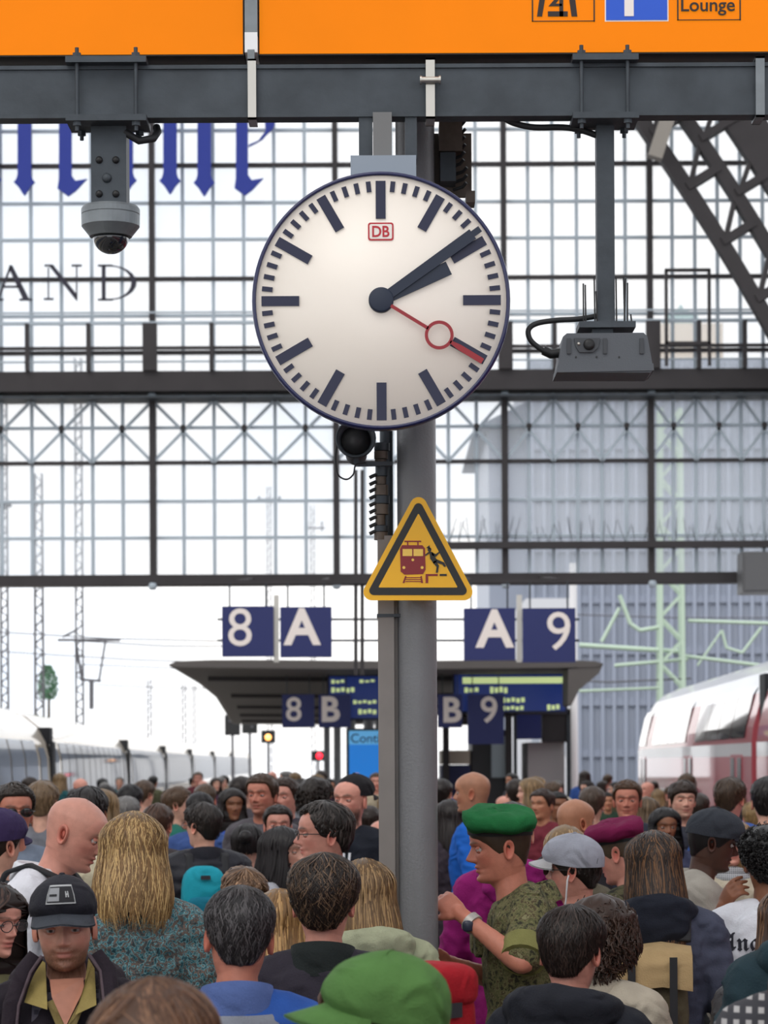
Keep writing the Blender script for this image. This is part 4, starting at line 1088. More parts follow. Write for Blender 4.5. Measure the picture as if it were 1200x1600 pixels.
def make_head(skin='fair', brow=(70, 50, 38), beard=0.0, beard_rgb=(96, 70, 52), scalp=0.0, scalp_rgb=(80, 65, 52), female=False, nose=1.0, lod=1.0):
    g = Geo(); base = np.array(lin(SK.get(skin, skin) if isinstance(skin, str) else skin))
    na = int(84*lod)//2*2
    u = np.linspace(-PI, PI, na, endpoint=False); a = u-.62*np.sin(u)*(1 if lod > .6 else .8)     # denser at the face
    nk = .86 if female else 1.0; jaw = .90 if female else 1.0
    rows = []
    for z, f_, b_, w_ in ((-.17, .060, .085, .085), (-.12, .046, .080, .062), (-.08, .040, .076, .056), (-.045, .036, .073, .054), (-.018, .036, .071, .052)):
        c, s = np.cos(a), np.sin(a)
        rows.append(np.stack([w_*nk*s, np.where(c >= 0, -f_*c, -b_*c)*nk, np.full_like(a, z)+.03*(1-c)/2*min(1, max(0, (z+.12)/.1))], -1))
    ts = np.concatenate([np.linspace(0, .34, int(22*lod)), np.linspace(.345, .62, int(22*lod)), np.linspace(.64, .9, int(11*lod)), np.array([.925, .95, .968, .983, .993, 1.0])])
    for t in ts: rows.append(head_pt(a, np.full_like(a, t), jaw))
    V = np.array(rows); nr = len(rows)
    x, y, z = V[..., 0], V[..., 1], V[..., 2]; tt = z/HH
    front = np.clip((-y-.02)/.03, 0, 1)
    G = lambda cx, ct, sx, st: np.exp(-((np.abs(x)-cx)/sx)**2-((tt-ct)/st)**2)
    # nose
    Hn = np.interp(tt, [.315, .335, .355, .385, .42, .47, .53, .58, .62], [0, .010, .024, .031, .027, .019, .011, .005, .001])*nose*(.85 if female else 1)
    Wn = np.interp(tt, [.33, .37, .45, .56], [.0135, .0118, .0085, .0085])
    dy = -Hn*np.exp(-(x/Wn)**2)*front
    dy += -.007*G(.0135, .362, .0065, .028)*front                 # nostril wings
    dy += .013*G(.033, .515, .017, .042)*front                     # eye sockets
    dy += -.005*G(.026, .60, .020, .026)*front                     # brow ridge
    dy += -.003*G(.0, .60, .012, .03)*front
    dy += .0045*G(.046, .24, .018, .07)*front                      # hollow below cheekbone
    dy += -.003*G(.045, .41, .020, .05)*front                      # cheekbone
    dy += .004*G(.030, .235, .008, .03)*front                      # mouth corners
    dy += -.0065*np.exp(-(x/.021)**4-((tt-.266)/.022)**2)*front - .006*np.exp(-(x/.018)**4-((tt-.205)/.020)**2)*front + .0035*np.exp(-(x/.022)**4-((tt-.237)/.008)**2)*front + .0035*np.exp(-(x/.016)**2-((tt-.155)/.022)**2)*front
    dy += -.004*G(.0, .085, .016, .04)*front
    V[..., 1] += dy
    C = np.tile(base, (nr, na, 1))
    red = np.clip(.55*G(.05, .36, .025, .10)+.6*np.exp(-(x/.014)**2-((tt-.37)/.06)**2), 0, .7)*front
    C = C*(1-red[..., None]*np.array([.03, .28, .26]))
    lips = np.clip(1.25*np.exp(-(x/.022)**4)*(np.exp(-((tt-.257)/.016)**2)+np.exp(-((tt-.212)/.020)**2)), 0, 1)*front
    C = C*(1-lips[..., None]*np.array([.15, .48, .45])*(1 if skin not in ('dark',) else .5))
    line = np.exp(-(x/.024)**6-((tt-.235)/.008)**2)*front
    C = C*(1-.6*line[..., None])
    br = np.clip(1.3*np.exp(-((np.abs(x)-.032)/.019)**4-((tt-.605-.02*(.03-np.abs(np.abs(x)-.034))/.03)/.017)**2), 0, 1)*front*(.75 if female else .95)
    C = C*(1-br[..., None])+np.array(lin(brow))*br[..., None]
    if beard > 0:
        ang = np.abs(np.tile(a, (nr, 1)))
        bm = sstep(-tt, -.36, -.27)*sstep(tt, -.14, -.04)*np.clip((1.75-ang)/.35, 0, 1)
        bm *= 1-.9*np.exp(-(x/.020)**4-((tt-.235)/.035)**2)
        bm = np.maximum(bm, .95*np.exp(-(x/.028)**4-((tt-.300)/.024)**2)*front*(tt > .25))
        hollow = np.exp(-((np.abs(x)-.050)/.02)**2-((tt-.30)/.07)**2); bm *= 1-.6*hollow
        nzv = np.array([mnoise.noise(Vector(p)*220) for p in V.reshape(-1, 3)]).reshape(nr, na)
        bm = np.clip(bm*beard*(1+.35*nzv), 0, .95)
        C = C*(1-bm[..., None])+np.array(lin(beard_rgb))*bm[..., None]
        V[..., 1] -= .004*bm*front*beard
    if scalp > 0:
        hl = hairline(np.tile(a, (nr, 1)), 'short')
        sm = sstep(tt, hl, hl+.05)*scalp
        C = C*(1-sm[..., None])+np.array(lin(scalp_rgb))*sm[..., None]
    g.add(V, grid_faces(nr, na), C.reshape(-1, 3))
    # ears
    for sx in (-1, 1):
        ne, nrr = 18, 5; ev_, ec = [], []
        R = Matrix.Rotation(sx*math.radians(24), 3, 'Z') @ Matrix.Rotation(math.radians(-10), 3, 'X')
        prof = [(1.0, -.002, -.004), (1.06, .006, .002), (.98, .012, .004), (.74, .008, .004), (.45, .001, .001)]
        for sc, out, _ in prof:
            for kk in range(ne):
                th = 2*PI*kk/ne
                ry = .0155*sc*(1+.15*math.sin(th)); rz = .0315*sc
                p = R @ Vector((sx*(out+(.004 if math.cos(th) > 0 else 0)*sc), math.cos(th)*ry, math.sin(th)*rz))
                ev_.append((p.x+sx*.070*1.0, p.y+.018, p.z+.455*HH))
                ec.append(base*np.array([.98, .80 if sc > .6 else .62, .78 if sc > .6 else .6]))
        ff = grid_faces(len(prof), ne, True, sx < 0)
        ff.append(tuple(range((len(prof)-1)*ne, len(prof)*ne)))
        g.add(ev_, ff, np.array(ec))
    # eyes: ball, iris, upper lid
    if lod > .6:
        for sx in (-1, 1):
            cx, cy, cz_ = sx*.0315, -.0705, .513*HH; r = .0118
            th = np.linspace(0, PI, 11); ph = np.linspace(0, 2*PI, 16, endpoint=False)
            TH, PH = np.meshgrid(th, ph, indexing='ij')
            v = np.stack([cx+r*np.sin(TH)*np.cos(PH), cy-r*np.cos(TH), cz_+r*np.sin(TH)*np.sin(PH)], -1)
            col = np.where((TH < .48)[..., None], np.array(lin((50, 40, 34))), np.array(lin((196, 186, 180))))
            col = np.where((TH < .2)[..., None], np.array([.004]*3), col)
            g.add(v, grid_faces(11, 16), col.reshape(-1, 3))
            for lo_, hi_, rr in ((.22, 1.75, r*1.13), (-1.6, -.42, r*1.08)):
                e1 = np.linspace(lo_, hi_, 6); e2 = np.linspace(-1.35, 1.35, 11)
                E1, E2 = np.meshgrid(e1, e2, indexing='ij')
                v = np.stack([cx+rr*1.2*np.sin(E2), cy-rr*np.cos(E2)*np.cos(E1), cz_+rr*np.cos(E2)**.5*np.sin(E1)], -1)
                g.add(v, grid_faces(6, 11, False), base*np.array([.86, .74, .72]))
    return g

def hairline(a, style):
    aa = np.degrees(np.abs((np.asarray(a)+PI) % (2*PI)-PI))
    if style == 'receding': xs, ys = [0, 18, 36, 52, 66, 78, 88, 104, 125, 150, 180], [.84, .84, .90, .80, .66, .50, .46, .46, .36, .20, .17]
    elif style == 'fringe': xs, ys = [0, 25, 45, 60, 72, 82, 95, 110, 130, 180], [.70, .70, .66, .60, .48, .40, .40, .36, .25, .10]
    elif style == 'under_hat': xs, ys = [0, 45, 62, 72, 84, 95, 110, 130, 155, 180], [.72, .66, .58, .50, .42, .44, .42, .32, .20, .17]
    else: xs, ys = [0, 25, 45, 58, 70, 80, 90, 106, 128, 152, 180], [.80, .80, .79, .70, .58, .44, .44, .43, .32, .17, .13]
    return np.interp(aa, xs, ys)

def locks(g, path, roots_a, u0, u1, width, col, cvar, rnd, K=6, lift=.004, wave=0.0, wfreq=6.0, nrm=None):
    """ribbons with a raised middle following path(a,u)"""
    N = len(roots_a); s = np.linspace(0, 1, K)
    A = roots_a[:, None]+wave*np.sin(s[None]*wfreq+rnd.uniform(0, 6.28, (N, 1)))+rnd.normal(0, .03, (N, 1))*s[None]
    U = u0[:, None]+(u1-u0)[:, None]*s[None]
    Pp = path(A.ravel(), U.ravel()).reshape(N, K, 3)
    nm = head_nrm(Pp) if nrm is None else nrm(Pp)
    Pp = Pp+nm*(lift*(.2+rnd.uniform(0, 1, (N, 1, 1)))*np.sin(PI*np.clip(s, .05, 1)*.9)[None, :, None])
    tg = np.gradient(Pp, axis=1); tg /= np.maximum(1e-9, np.linalg.norm(tg, axis=-1, keepdims=True))
    sd = np.cross(tg, nm); sd /= np.maximum(1e-9, np.linalg.norm(sd, axis=-1, keepdims=True))
    wv = width*(.55+.9*rnd.uniform(0, 1, (N, 1)))*np.interp(s, [0, .25, .7, 1], [.6, 1, .85, .08])[None]
    Lp = Pp-sd*wv[..., None]; Rp = Pp+sd*wv[..., None]; Mp = Pp+nm*wv[..., None]*.55
    V = np.stack([Lp, Mp, Rp], 2).reshape(-1, 3)
    f = []
    for i in range(N):
        o = i*K*3
        for k in range(K-1):
            b = o+k*3; f.append((b, b+1, b+4, b+3)); f.append((b+1, b+2, b+5, b+4))
    sh = np.exp(rnd.normal(0, cvar, (N, 1)))
    c = np.repeat((np.array(col)[None]*sh), K*3, 0) if np.ndim(col) == 1 else np.repeat(col*sh, K*3, 0)
    g.add(V, f, np.clip(c, 0, 1))

HAIR_K = .62
def make_hair(kind, rgb, seed=0, th=.014, length=.12, hl='short', n=420, rgb2=None, amin=62, wave=.04, sweep=0.0, under=False, vol=1.0):
    """kind short | long | curly | afro | buzz | bun"""
    g = Geo(); rnd = np.random.default_rng(seed); col = np.array(lin(rgb))*HAIR_K; col2 = np.array(lin(rgb2))*.85 if rgb2 is not None else col*1.25
    seedv = Vector((seed*1.7, seed*.9, 3.1))
    def nzz(p, sc):
        return np.array([mnoise.noise(Vector(q)*sc+seedv) for q in p])
    if kind in ('short', 'buzz', 'curly', 'afro'):
        def path(a, u):
            h = hairline(a, hl); t = 1-(1-h)*np.clip(u, 0, 1.0)**.92
            p = head_pt(a, t); nn = head_nrm(p)
            fr = np.cos(a)
            thick = th*vol*(1+.45*np.clip(fr, 0, 1)*np.clip(1-np.abs(u-.75)/.4, 0, 1))*np.interp(u, [0, .5, .85, .97, 1.0], [1.1, 1.05, .75, .4, .1])
            side = np.clip(1-np.abs(fr)*1.2, 0, 1); thick = thick*(1-.35*side*np.clip(u, 0, 1))
            return p+nn*thick[:, None]
        na, nu = 60, 20
        a = np.linspace(-PI, PI, na, endpoint=False); u = np.linspace(0, 1, nu)
        U, A = np.meshgrid(u, a, indexing='ij'); p = path(A.ravel(), U.ravel())
        amp = {'short': .004, 'buzz': .0008, 'curly': .012, 'afro': .010}[kind]
        if kind != 'buzz':
            p = p+head_nrm(p)*(amp*nzz(p, 45 if kind == 'short' else 34)*np.interp(U.ravel(), [0, .8, 1], [1, 1, .2]))[:, None]
        g.add(p, grid_faces(nu, na, True, True), col*.8)
        if kind == 'short':
            ra = rnd.uniform(-PI, PI, n); uu = rnd.uniform(-.02, .80, n); ln = rnd.uniform(.16, .34, n)*min(1.4, th/.013)
            cc = np.where((rnd.uniform(0, 1, (n, 1)) < .35), col2, col)
            locks(g, lambda A_, U_: path(A_+sweep*np.clip(U_, 0, 1)*np.cos(A_), np.clip(U_, 0, 1.0)), ra, np.clip(uu, 0, 1), np.clip(uu+ln, .05, 1.02), .0034*min(1, (420/n)**.5), cc, .16, rnd, K=5, lift=th*.45, wave=wave)
        elif kind in ('curly', 'afro'):
            m = n*2; ra = rnd.uniform(-PI, PI, m); uu = np.sqrt(rnd.uniform(0, 1, m))*.97
            p0 = path(ra, uu); nn = head_nrm(p0)
            K = 7; s = np.linspace(0, 1, K)
            r = (.006 if kind == 'afro' else .011)*(1+rnd.uniform(0, .8, (m, 1)))
            tv = rnd.normal(0, 1, (m, 3)); tv -= nn*(tv*nn).sum(1, keepdims=True); tv /= np.linalg.norm(tv, axis=1, keepdims=True); bv = np.cross(nn, tv)
            ph = rnd.uniform(0, 6.28, (m, 1)); turns = 1.6
            th_ = ph+s[None]*turns*2*PI
            out = (.002+s[None]*(.018 if kind == 'curly' else .010)*vol)
            drop = np.array([0, 0, -1.0])*(.045*length/.12 if kind == 'curly' else 0)
            Pp = p0[:, None]+nn[:, None]*out[..., None]+(tv[:, None]*np.cos(th_)[..., None]+bv[:, None]*np.sin(th_)[..., None])*r[..., None]*.8+drop*s[None, :, None]
            w_ = .0028; V = np.stack([Pp-bv[:, None]*w_, Pp+nn[:, None]*w_*.8, Pp+bv[:, None]*w_], 2).reshape(-1, 3)
            f = []
            for i in range(m):
                o = i*K*3
                for k in range(K-1):
                    b = o+k*3; f.append((b, b+1, b+4, b+3)); f.append((b+1, b+2, b+5, b+4))
            g.add(V, f, np.repeat(col[None]*np.exp(rnd.normal(0, .25, (m, 1))), K*3, 0))
    if kind in ('long', 'bun'):
        AM = math.radians(amin); ut = .50
        def path(a, u):
            a = (np.asarray(a)+PI) % (2*PI)-PI; sg = np.where(a >= 0, 1, -1); aa = np.abs(a)
            aa = aa+(np.maximum(AM, aa)-aa)*sstep(u, .02, ut*.9)
            t = np.interp(u, [0, ut, 1], [1.0, .50, .50]); p = head_pt(sg*aa, t); nn = head_nrm(p)
            p = p+nn*(th*vol*np.interp(u, [0, .2, ut, 1], [1.0, 1.05, 1.15, 1.25]))[:, None]
            q = np.clip((u-ut)/(1-ut), 0, 1.25)
            if kind == 'long':
                fl = 1+(.10+.10*vol)*np.sin(q*PI*.75)
                p[:, 0] *= fl; p[:, 1] = p[:, 1]*fl+.028*q*(aa > 1.2)
                p[:, 2] -= q*(length+.50*HH)
            else:
                p[:, 2] -= q*.05; p[:, :2] *= (1-.12*q)[:, None]
            return p
        na, nu = 64, 26
        a = np.linspace(-PI+.0001, PI-.0001, na); u = np.linspace(0, 1, nu)
        U, A = np.meshgrid(u, a, indexing='ij'); U = U*(1-.10*np.abs(np.sin(A*7+seed))*sstep(U, .5, 1)); p = path(A.ravel(), U.ravel())
        p = p+np.stack([nzz(p*np.array([1, 1, .3]), 38)*.006, nzz(p*np.array([1, 1, .3])+5, 38)*.006, 0*p[:, 0]], -1)*np.interp(U.ravel(), [0, .4, 1], [.3, .8, 1.3])[:, None]
        g.add(p, grid_faces(nu, na, False, True), col*.72)
        m = n; ra = rnd.uniform(-PI, PI, m); uu = rnd.uniform(0, .45, m); ue = np.where(rnd.uniform(0, 1, m) < .75, rnd.uniform(.88, 1.10, m), rnd.uniform(.5, .9, m))
        cc = np.where(rnd.uniform(0, 1, (m, 1)) < .4, col2, col)
        def nr(Pp):
            q = head_nrm(Pp); low = np.clip((.10-Pp[..., 2:3])/.06, 0, 1); h = Pp*np.array([1, 1, 0]); h = h/np.maximum(1e-6, np.linalg.norm(h, axis=-1, keepdims=True))
            return q*(1-low)+h*low
        locks(g, path, ra, uu, ue, .0050*min(1, (300/n)**.5), cc, .16, rnd, K=9, lift=.007, wave=wave, wfreq=7, nrm=nr)
        if kind == 'bun':
            c0 = np.array([0, .115, .16]); th_, ph_ = np.meshgrid(np.linspace(0, PI, 10), np.linspace(0, 2*PI, 16, endpoint=False), indexing='ij')
            v = np.stack([np.sin(th_)*np.cos(ph_), np.sin(th_)*np.sin(ph_), np.cos(th_)], -1).reshape(-1, 3)*np.array([.042, .036, .042])+c0
            g.add(v, grid_faces(10, 16), col)
    return g

# ---- hats (head frame)
def cap_dome(off, line, lift=.022, na=60, nu=16):
    a = np.linspace(-PI, PI, na, endpoint=False); u = np.linspace(0, 1, nu)
    U, A = np.meshgrid(u, a, indexing='ij'); aa = np.degrees(np.abs(A))
    tb = np.interp(aa, [0, 60, 110, 180], line); t = 1-(1-tb)*U
    p = head_pt(A.ravel(), t.ravel()); nn = head_nrm(p)
    seam = -.0012*np.exp(-((np.abs(((aa % 60)+60) % 60-30)-30)/2.0)**2).ravel()
    p = p+nn*(off+lift*np.clip(np.cos(A.ravel()), 0, 1)*np.interp(U.ravel(), [0, .3, .8, 1], [.1, .7, .8, .1])+seam)[:, None]
    p[:, 2] += lift*.55*np.interp(U.ravel(), [0, .5, 1], [1, .8, 0])
    return p, grid_faces(nu, na, True, True), A.ravel(), U.ravel()
def cap_brim(t0=.705, length=.078, half=62, drop=.020, off=.013):
    a = np.radians(np.linspace(-half, half, 25)); k = np.linspace(0, 1, 7)
    base = head_pt(a, np.full_like(a, t0)-.02*np.abs(a)); base = base+head_nrm(base)*off
    V = []
    for lay in (0, 1):
        for s in k:
            p = base.copy(); prof = np.cos(np.clip(a/np.radians(half), -1, 1)*PI/2)**.6
            p[:, 1] -= length*s*prof; p[:, 0] *= 1+.06*s*(1-prof)
            p[:, 2] -= drop*(np.abs(np.sin(a))**1.6)*(.35+.65*s)+.016*s-(.004 if lay == 0 else 0)
            V.append(p)
    n = 25; V = np.concatenate(V); F = grid_faces(7, n, False, True)+[tuple(i+7*n for i in q) for q in grid_faces(7, n, False)]
    for j in range(n-1): F.append((6*n+j, 6*n+j+1, 13*n+j+1, 13*n+j))
    return V, F
def beret_geo(side=1):
    na = 48; a = np.linspace(0, 2*PI, na, endpoint=False); V = []
    tb = np.interp(np.degrees(np.abs((a+PI) % (2*PI)-PI)), [0, 60, 110, 180], [.76, .72, .66, .62])
    b = head_pt(a, tb); nn = head_nrm(b)
    V.append(b+nn*.006); V.append(b+nn*.010+np.array([0, 0, .010])); V.append(b+nn*.011+np.array([0, 0, .020]))
    for sc, dz in ((1.16, .036), (1.26, .052), (1.22, .068), (1.02, .078), (.72, .082), (.40, .080), (.12, .078)):
        q = b.copy(); q[:, :2] = (b[:, :2]-np.array([0, .005]))*sc+np.array([side*.022*min(1, dz/.06), .008]); q[:, 2] = b[:, 2]*.55+.165*.45+dz*.78+.022*sstep(np.array(dz), .03, .07)
        q[:, 2] -= side*q[:, 0]*.28-.0+.10*np.clip(q[:, 1], 0, 1)
        q[:, 2] += .0045*np.sin(a*5+sc*7)*(.3 if sc < .5 else 1)
        V.append(q)
    n_ = (len(V)-1)*na; return np.concatenate(V), grid_faces(len(V), na)+[tuple(range(n_, n_+na))]

# ---- voxel-fused bodies and garments
def fuse(mb, voxel, it=4, fac=.5):
    me = bpy.data.meshes.new('tmp'); me.from_pydata([tuple(p) for p in mb.v], [], mb.f); me.update()
    o = bpy.data.objects.new('tmp', me); COL.objects.link(o)
    md = o.modifiers.new('r', 'REMESH'); md.mode = 'VOXEL'; md.voxel_size = voxel
    if it: sm = o.modifiers.new('s', 'SMOOTH'); sm.factor = fac; sm.iterations = it
    dg = bpy.context.evaluated_depsgraph_get(); e = o.evaluated_get(dg); m2 = e.to_mesh()
    n = len(m2.vertices); V = np.empty(n*3); m2.vertices.foreach_get('co', V); V = V.reshape(-1, 3).copy()
    N = np.empty(n*3); m2.vertices.foreach_get('normal', N); N = N.reshape(-1, 3).copy()
    F = [tuple(p.vertices) for p in m2.polygons]
    e.to_mesh_clear(); bpy.data.objects.remove(o); bpy.data.meshes.remove(me)
    return V, N, F
def rings(mb, secs, n=24):
    """closed loft of horizontal ellipses (cx, cy, z, rx, ry)"""
    v = []
    for cx, cy, z, rx, ry in secs:
        for k in range(n):
            th = 2*PI*k/n; c, s = math.cos(th), math.sin(th); e = .85
            v.append((cx+rx*math.copysign(abs(c)**e, c), cy+ry*math.copysign(abs(s)**e, s), z))
    f = grid_faces(len(secs), n); f.append(tuple(range(n))[::-1]); f.append(tuple(range((len(secs)-1)*n, len(secs)*n)))
    mb.add(v, f)
def limb(mb, pts, rs, n=14):
    """round-ended tapered limb"""
    pts = [Vector(p) for p in pts]; d0 = (pts[0]-pts[1]).normalized(); d1 = (pts[-1]-pts[-2]).normalized()
    pp = [pts[0]+d0*rs[0]*.8, pts[0]+d0*rs[0]*.5]+pts+[pts[-1]+d1*rs[-1]*.5, pts[-1]+d1*rs[-1]*.8]
    mb.tube(pp, [rs[0]*.35, rs[0]*.82]+list(rs)+[rs[-1]*.82, rs[-1]*.35], n)
POSES = {   # per side (-1 viewer's left when facing away..: x sign), elbow and wrist for x>0 then x<0
    'down':    (((.245, .035, 1.12), (.255, -.04, .87)), ((.245, .035, 1.12), (.255, -.04, .87))),
    'phone':   (((.235, .02, 1.13), (.10, -.23, 1.16)), ((.245, .035, 1.12), (.255, -.04, .87))),
    'fold':    (((.245, -.02, 1.13), (.06, -.24, 1.08)), ((.245, -.02, 1.13), (.08, -.25, 1.12))),
    'soldier': (((.33, -.03, 1.26), (.19, -.20, 1.40)), ((.22, -.06, 1.16), (.02, -.24, 1.24))),
    'raise':   (((.235, -.19, 1.27), (.165, -.05, 1.45)), ((.245, .035, 1.12), (.255, -.04, .87))),
    'elbow':   (((.25, .10, 1.13), (.21, -.15, 1.02)), ((.26, .05, 1.12), (.24, -.12, .93))),
}
def add_arms(mb, pose, b, short=False, full=True):
    for sx, (E, W) in zip((1, -1), POSES[pose]):
        S_ = Vector((sx*.160, .01, 1.405)); E_ = Vector((sx*E[0], E[1], E[2])); W_ = Vector((sx*W[0], W[1], W[2]))
        if short: limb(mb, [S_, S_.lerp(E_, .5), S_.lerp(E_, .80)], [.062+b, .056+b, .058+b])
        else:
            end = W_ if full else E_.lerp(W_, full)
            limb(mb, [S_, S_.lerp(E_, .5), E_], [.060+b, .051+b, .043+b]); limb(mb, [E_, E_.lerp(W_, .4), W_], [.043+b, .040+b, .031+b*.8])
def add_torso(mb, b, z0=.80, fem=False):
    k = .93 if fem else 1.0
    secs = [(0, .02, 1.475, .06+b*.6, .06+b*.6), (0, .015, 1.455, .105+b, .075+b), (0, .012, 1.425, .150*k+b, .092+b), (0, .008, 1.37, .172*k+b, .108+b), (0, .0, 1.28, .168*k+b, .118+b), (0, .0, 1.18, .155*k+b, .112+b), (0, .005, 1.08, .143*k+b, .105+b), (0, .01, .98, .158+b, .115+b), (0, .012, .90, .168+b, .122+b)]
    if z0 < .86: secs.append((0, .012, z0, .160+b*1.2, .115+b*1.2))
    if z0 < .7: secs[-1:] = [(0, .012, .78, .172+b*1.3, .125+b*1.3), (0, .012, z0, .185+b*1.6, .140+b*1.6)]
    rings(mb, secs[::-1])
    for sx in (-1, 1): limb(mb, [(sx*.05, .02, 1.455), (sx*.11, .015, 1.437), (sx*.165, .01, 1.405)], [.045+b*.7, .050+b*.8, .056+b])
def add_legs(mb, b):
    for sx in (-1, 1):
        limb(mb, [(sx*.088, .01, .88), (sx*.095, 0, .68), (sx*.10, .0, .48)], [.088+b, .078+b, .058+b]); limb(mb, [(sx*.10, 0, .48), (sx*.102, .02, .30), (sx*.102, .025, .10)], [.056+b, .054+b, .038+b*1.4])
CACHE = {}
def hand_geo(curl):
    key = ('hand', curl)
    if key in CACHE: return CACHE[key]
    mb = MB()
    limb(mb, [(0, 0, .03), (0, 0, 0), (0, 0, -.02)], [.026, .025, .026])
    v = []; n = 14
    secs = [(0, 0, 0, .024, .017), (0, 0, -.03, .034, .016), (.001, 0, -.065, .040, .0145), (.0, 0, -.092, .039, .012)]
    rings(mb, secs[::-1], 16)
    for i, (x, ln) in enumerate(((-.030, .062), (-.010, .074), (.010, .078), (.030, .070))):
        p = Vector((x, 0, -.085)); ang = 0; pts = [p]
        for seg, f_ in enumerate((.42, .32, .26)):
            ang += curl*(.55, .75, .5)[seg]*(1.1-.08*i); p = p+Vector((x*.06, -math.sin(ang)*ln*f_, -math.cos(ang)*ln*f_)); pts.append(p)
        limb(mb, pts, [.0098, .0090, .0082, .0070], 8)
    p = [Vector((.026, -.002, -.022)), Vector((.046, -.014, -.048)), Vector((.052, -.026-.012*curl, -.076)), Vector((.046, -.036-.02*curl, -.098))]
    limb(mb, p, [.0145, .0118, .0105, .0088], 8)
    V, N, F = fuse(mb, .0055, 3, .5); CACHE[key] = (V, F); return CACHE[key]
def body_geo(pose, fem=False):
    key = ('body', pose, fem)
    if key not in CACHE:
        mb = MB(); add_torso(mb, -.004, fem=fem); add_legs(mb, -.006); add_arms(mb, pose, -.004)
        CACHE[key] = fuse(mb, .017, 3)
    return CACHE[key]
def garment(kind, pose, fem=False):
    """shared mesh of an upper garment fused from inflated limbs"""
    key = ('gar', kind, pose, fem)
    if key in CACHE: return CACHE[key]
    b, z0, short, amp, vox = {'tee': (.012, .84, True, .010, .013), 'shirt': (.015, .82, False, .012, .013), 'jacket': (.022, .80, False, .015, .014), 'puffer': (.040, .80, False, .006, .014), 'hoodie': (.028, .79, False, .017, .014), 'coat': (.026, .48, False, .014, .015)}[kind]
    mb = MB(); add_torso(mb, b, z0, fem); add_arms(mb, pose, b*.75, short)
    V, N, F = fuse(mb, vox, 5)
    q = V*np.array([1, 1, .62]); d = np.array([mnoise.noise(Vector(p)*11) + .55*mnoise.noise(Vector(p)*26+Vector((3, 1, 2))) for p in q])
    ridge = 1-2*np.abs(np.array([mnoise.noise(Vector((p[0]*5+p[2]*7, p[1]*5, p[2]*13-p[0]*6))) for p in V]))
    ridge2 = 1-2*np.abs(np.array([mnoise.noise(Vector((p[0]*9-p[2]*11, p[1]*9+4, p[2]*16+p[0]*8))) for p in V]))
    disp = amp*(d*.7+ridge*.45+np.clip(ridge2, 0, 1)**2*.6-.35)
    if kind == 'puffer': disp = disp+.013*np.abs(np.sin(V[:, 2]*PI/.075+.25*np.sin(V[:, 0]*9)))-.006
    disp *= np.clip((1.475-V[:, 2])/.05, .15, 1)
    V = V+N*disp[:, None]
    me = bpy.data.meshes.new('garment_'+kind); me.from_pydata(V.tolist(), [], F); me.polygons.foreach_set('use_smooth', [True]*len(F)); me.materials.append(None); me.update()
    CACHE[key] = me; return me
def trousers_mesh():
    if 'tr' in CACHE: return CACHE['tr']
    mb = MB(); rings(mb, [(0, .012, .80, .168, .122), (0, .012, .88, .178, .132), (0, .01, .97, .166, .122)]); add_legs(mb, .012)
    V, N, F = fuse(mb, .018, 4)
    V = V+N*np.array([.006*mnoise.noise(Vector((p[0]*9, p[1]*9, p[2]*14))) for p in V])[:, None]
    me = bpy.data.meshes.new('trousers'); me.from_pydata(V.tolist(), [], F); me.polygons.foreach_set('use_smooth', [True]*len(F)); me.materials.append(None); me.update(); CACHE['tr'] = me; return me
def shoe_mesh():
    if 'sh' in CACHE: return CACHE['sh']
    mb = MB(); rings(mb, [(0, -.05, .0, .045, .135), (0, -.05, .02, .048, .14), (0, -.045, .045, .045, .13), (0, -.01, .075, .043, .085), (0, .02, .11, .044, .052), (0, .024, .135, .042, .048)], 20)
    V, N, F = fuse(mb, .011, 3)
    V[:, 2] -= V[:, 2].min()
    me = bpy.data.meshes.new('shoe'); me.from_pydata(V.tolist(), [], F); me.polygons.foreach_set('use_smooth', [True]*len(F)); me.materials.append(None); me.update(); CACHE['sh'] = me; return me
def omat(o, m):
    o.material_slots[0].link = 'OBJECT'; o.material_slots[0].material = m; return o
def cloth(rgb, key=None, rough=.85, var=.3, rgb2=None, vscale=14, bump=.25, bscale=180, spec=.25):
    return mat(key or 'cloth_%d_%d_%d' % rgb, rgb, rough, var=var, rgb2=rgb2, vscale=vscale, bump=bump, bscale=bscale, spec=spec, fold=.55)

def rot_head(yaw, pitch, roll):
    return np.array((Matrix.Rotation(math.radians(yaw), 3, 'Z') @ Matrix.Rotation(math.radians(roll), 3, 'Y') @ Matrix.Rotation(math.radians(pitch), 3, 'X')))
PIV = np.array([0, .022, -.03]); NECK = np.array([0, -.006, 1.522]); HSH = np.zeros(3)   # HSH: forward carry of the head
def place_head(g, R):
    g.V = [(v-PIV) @ R.T + PIV + NECK + HSH for v in g.V]
def hp(p, R):
    return (np.asarray(p)-PIV) @ R.T + PIV + NECK + HSH

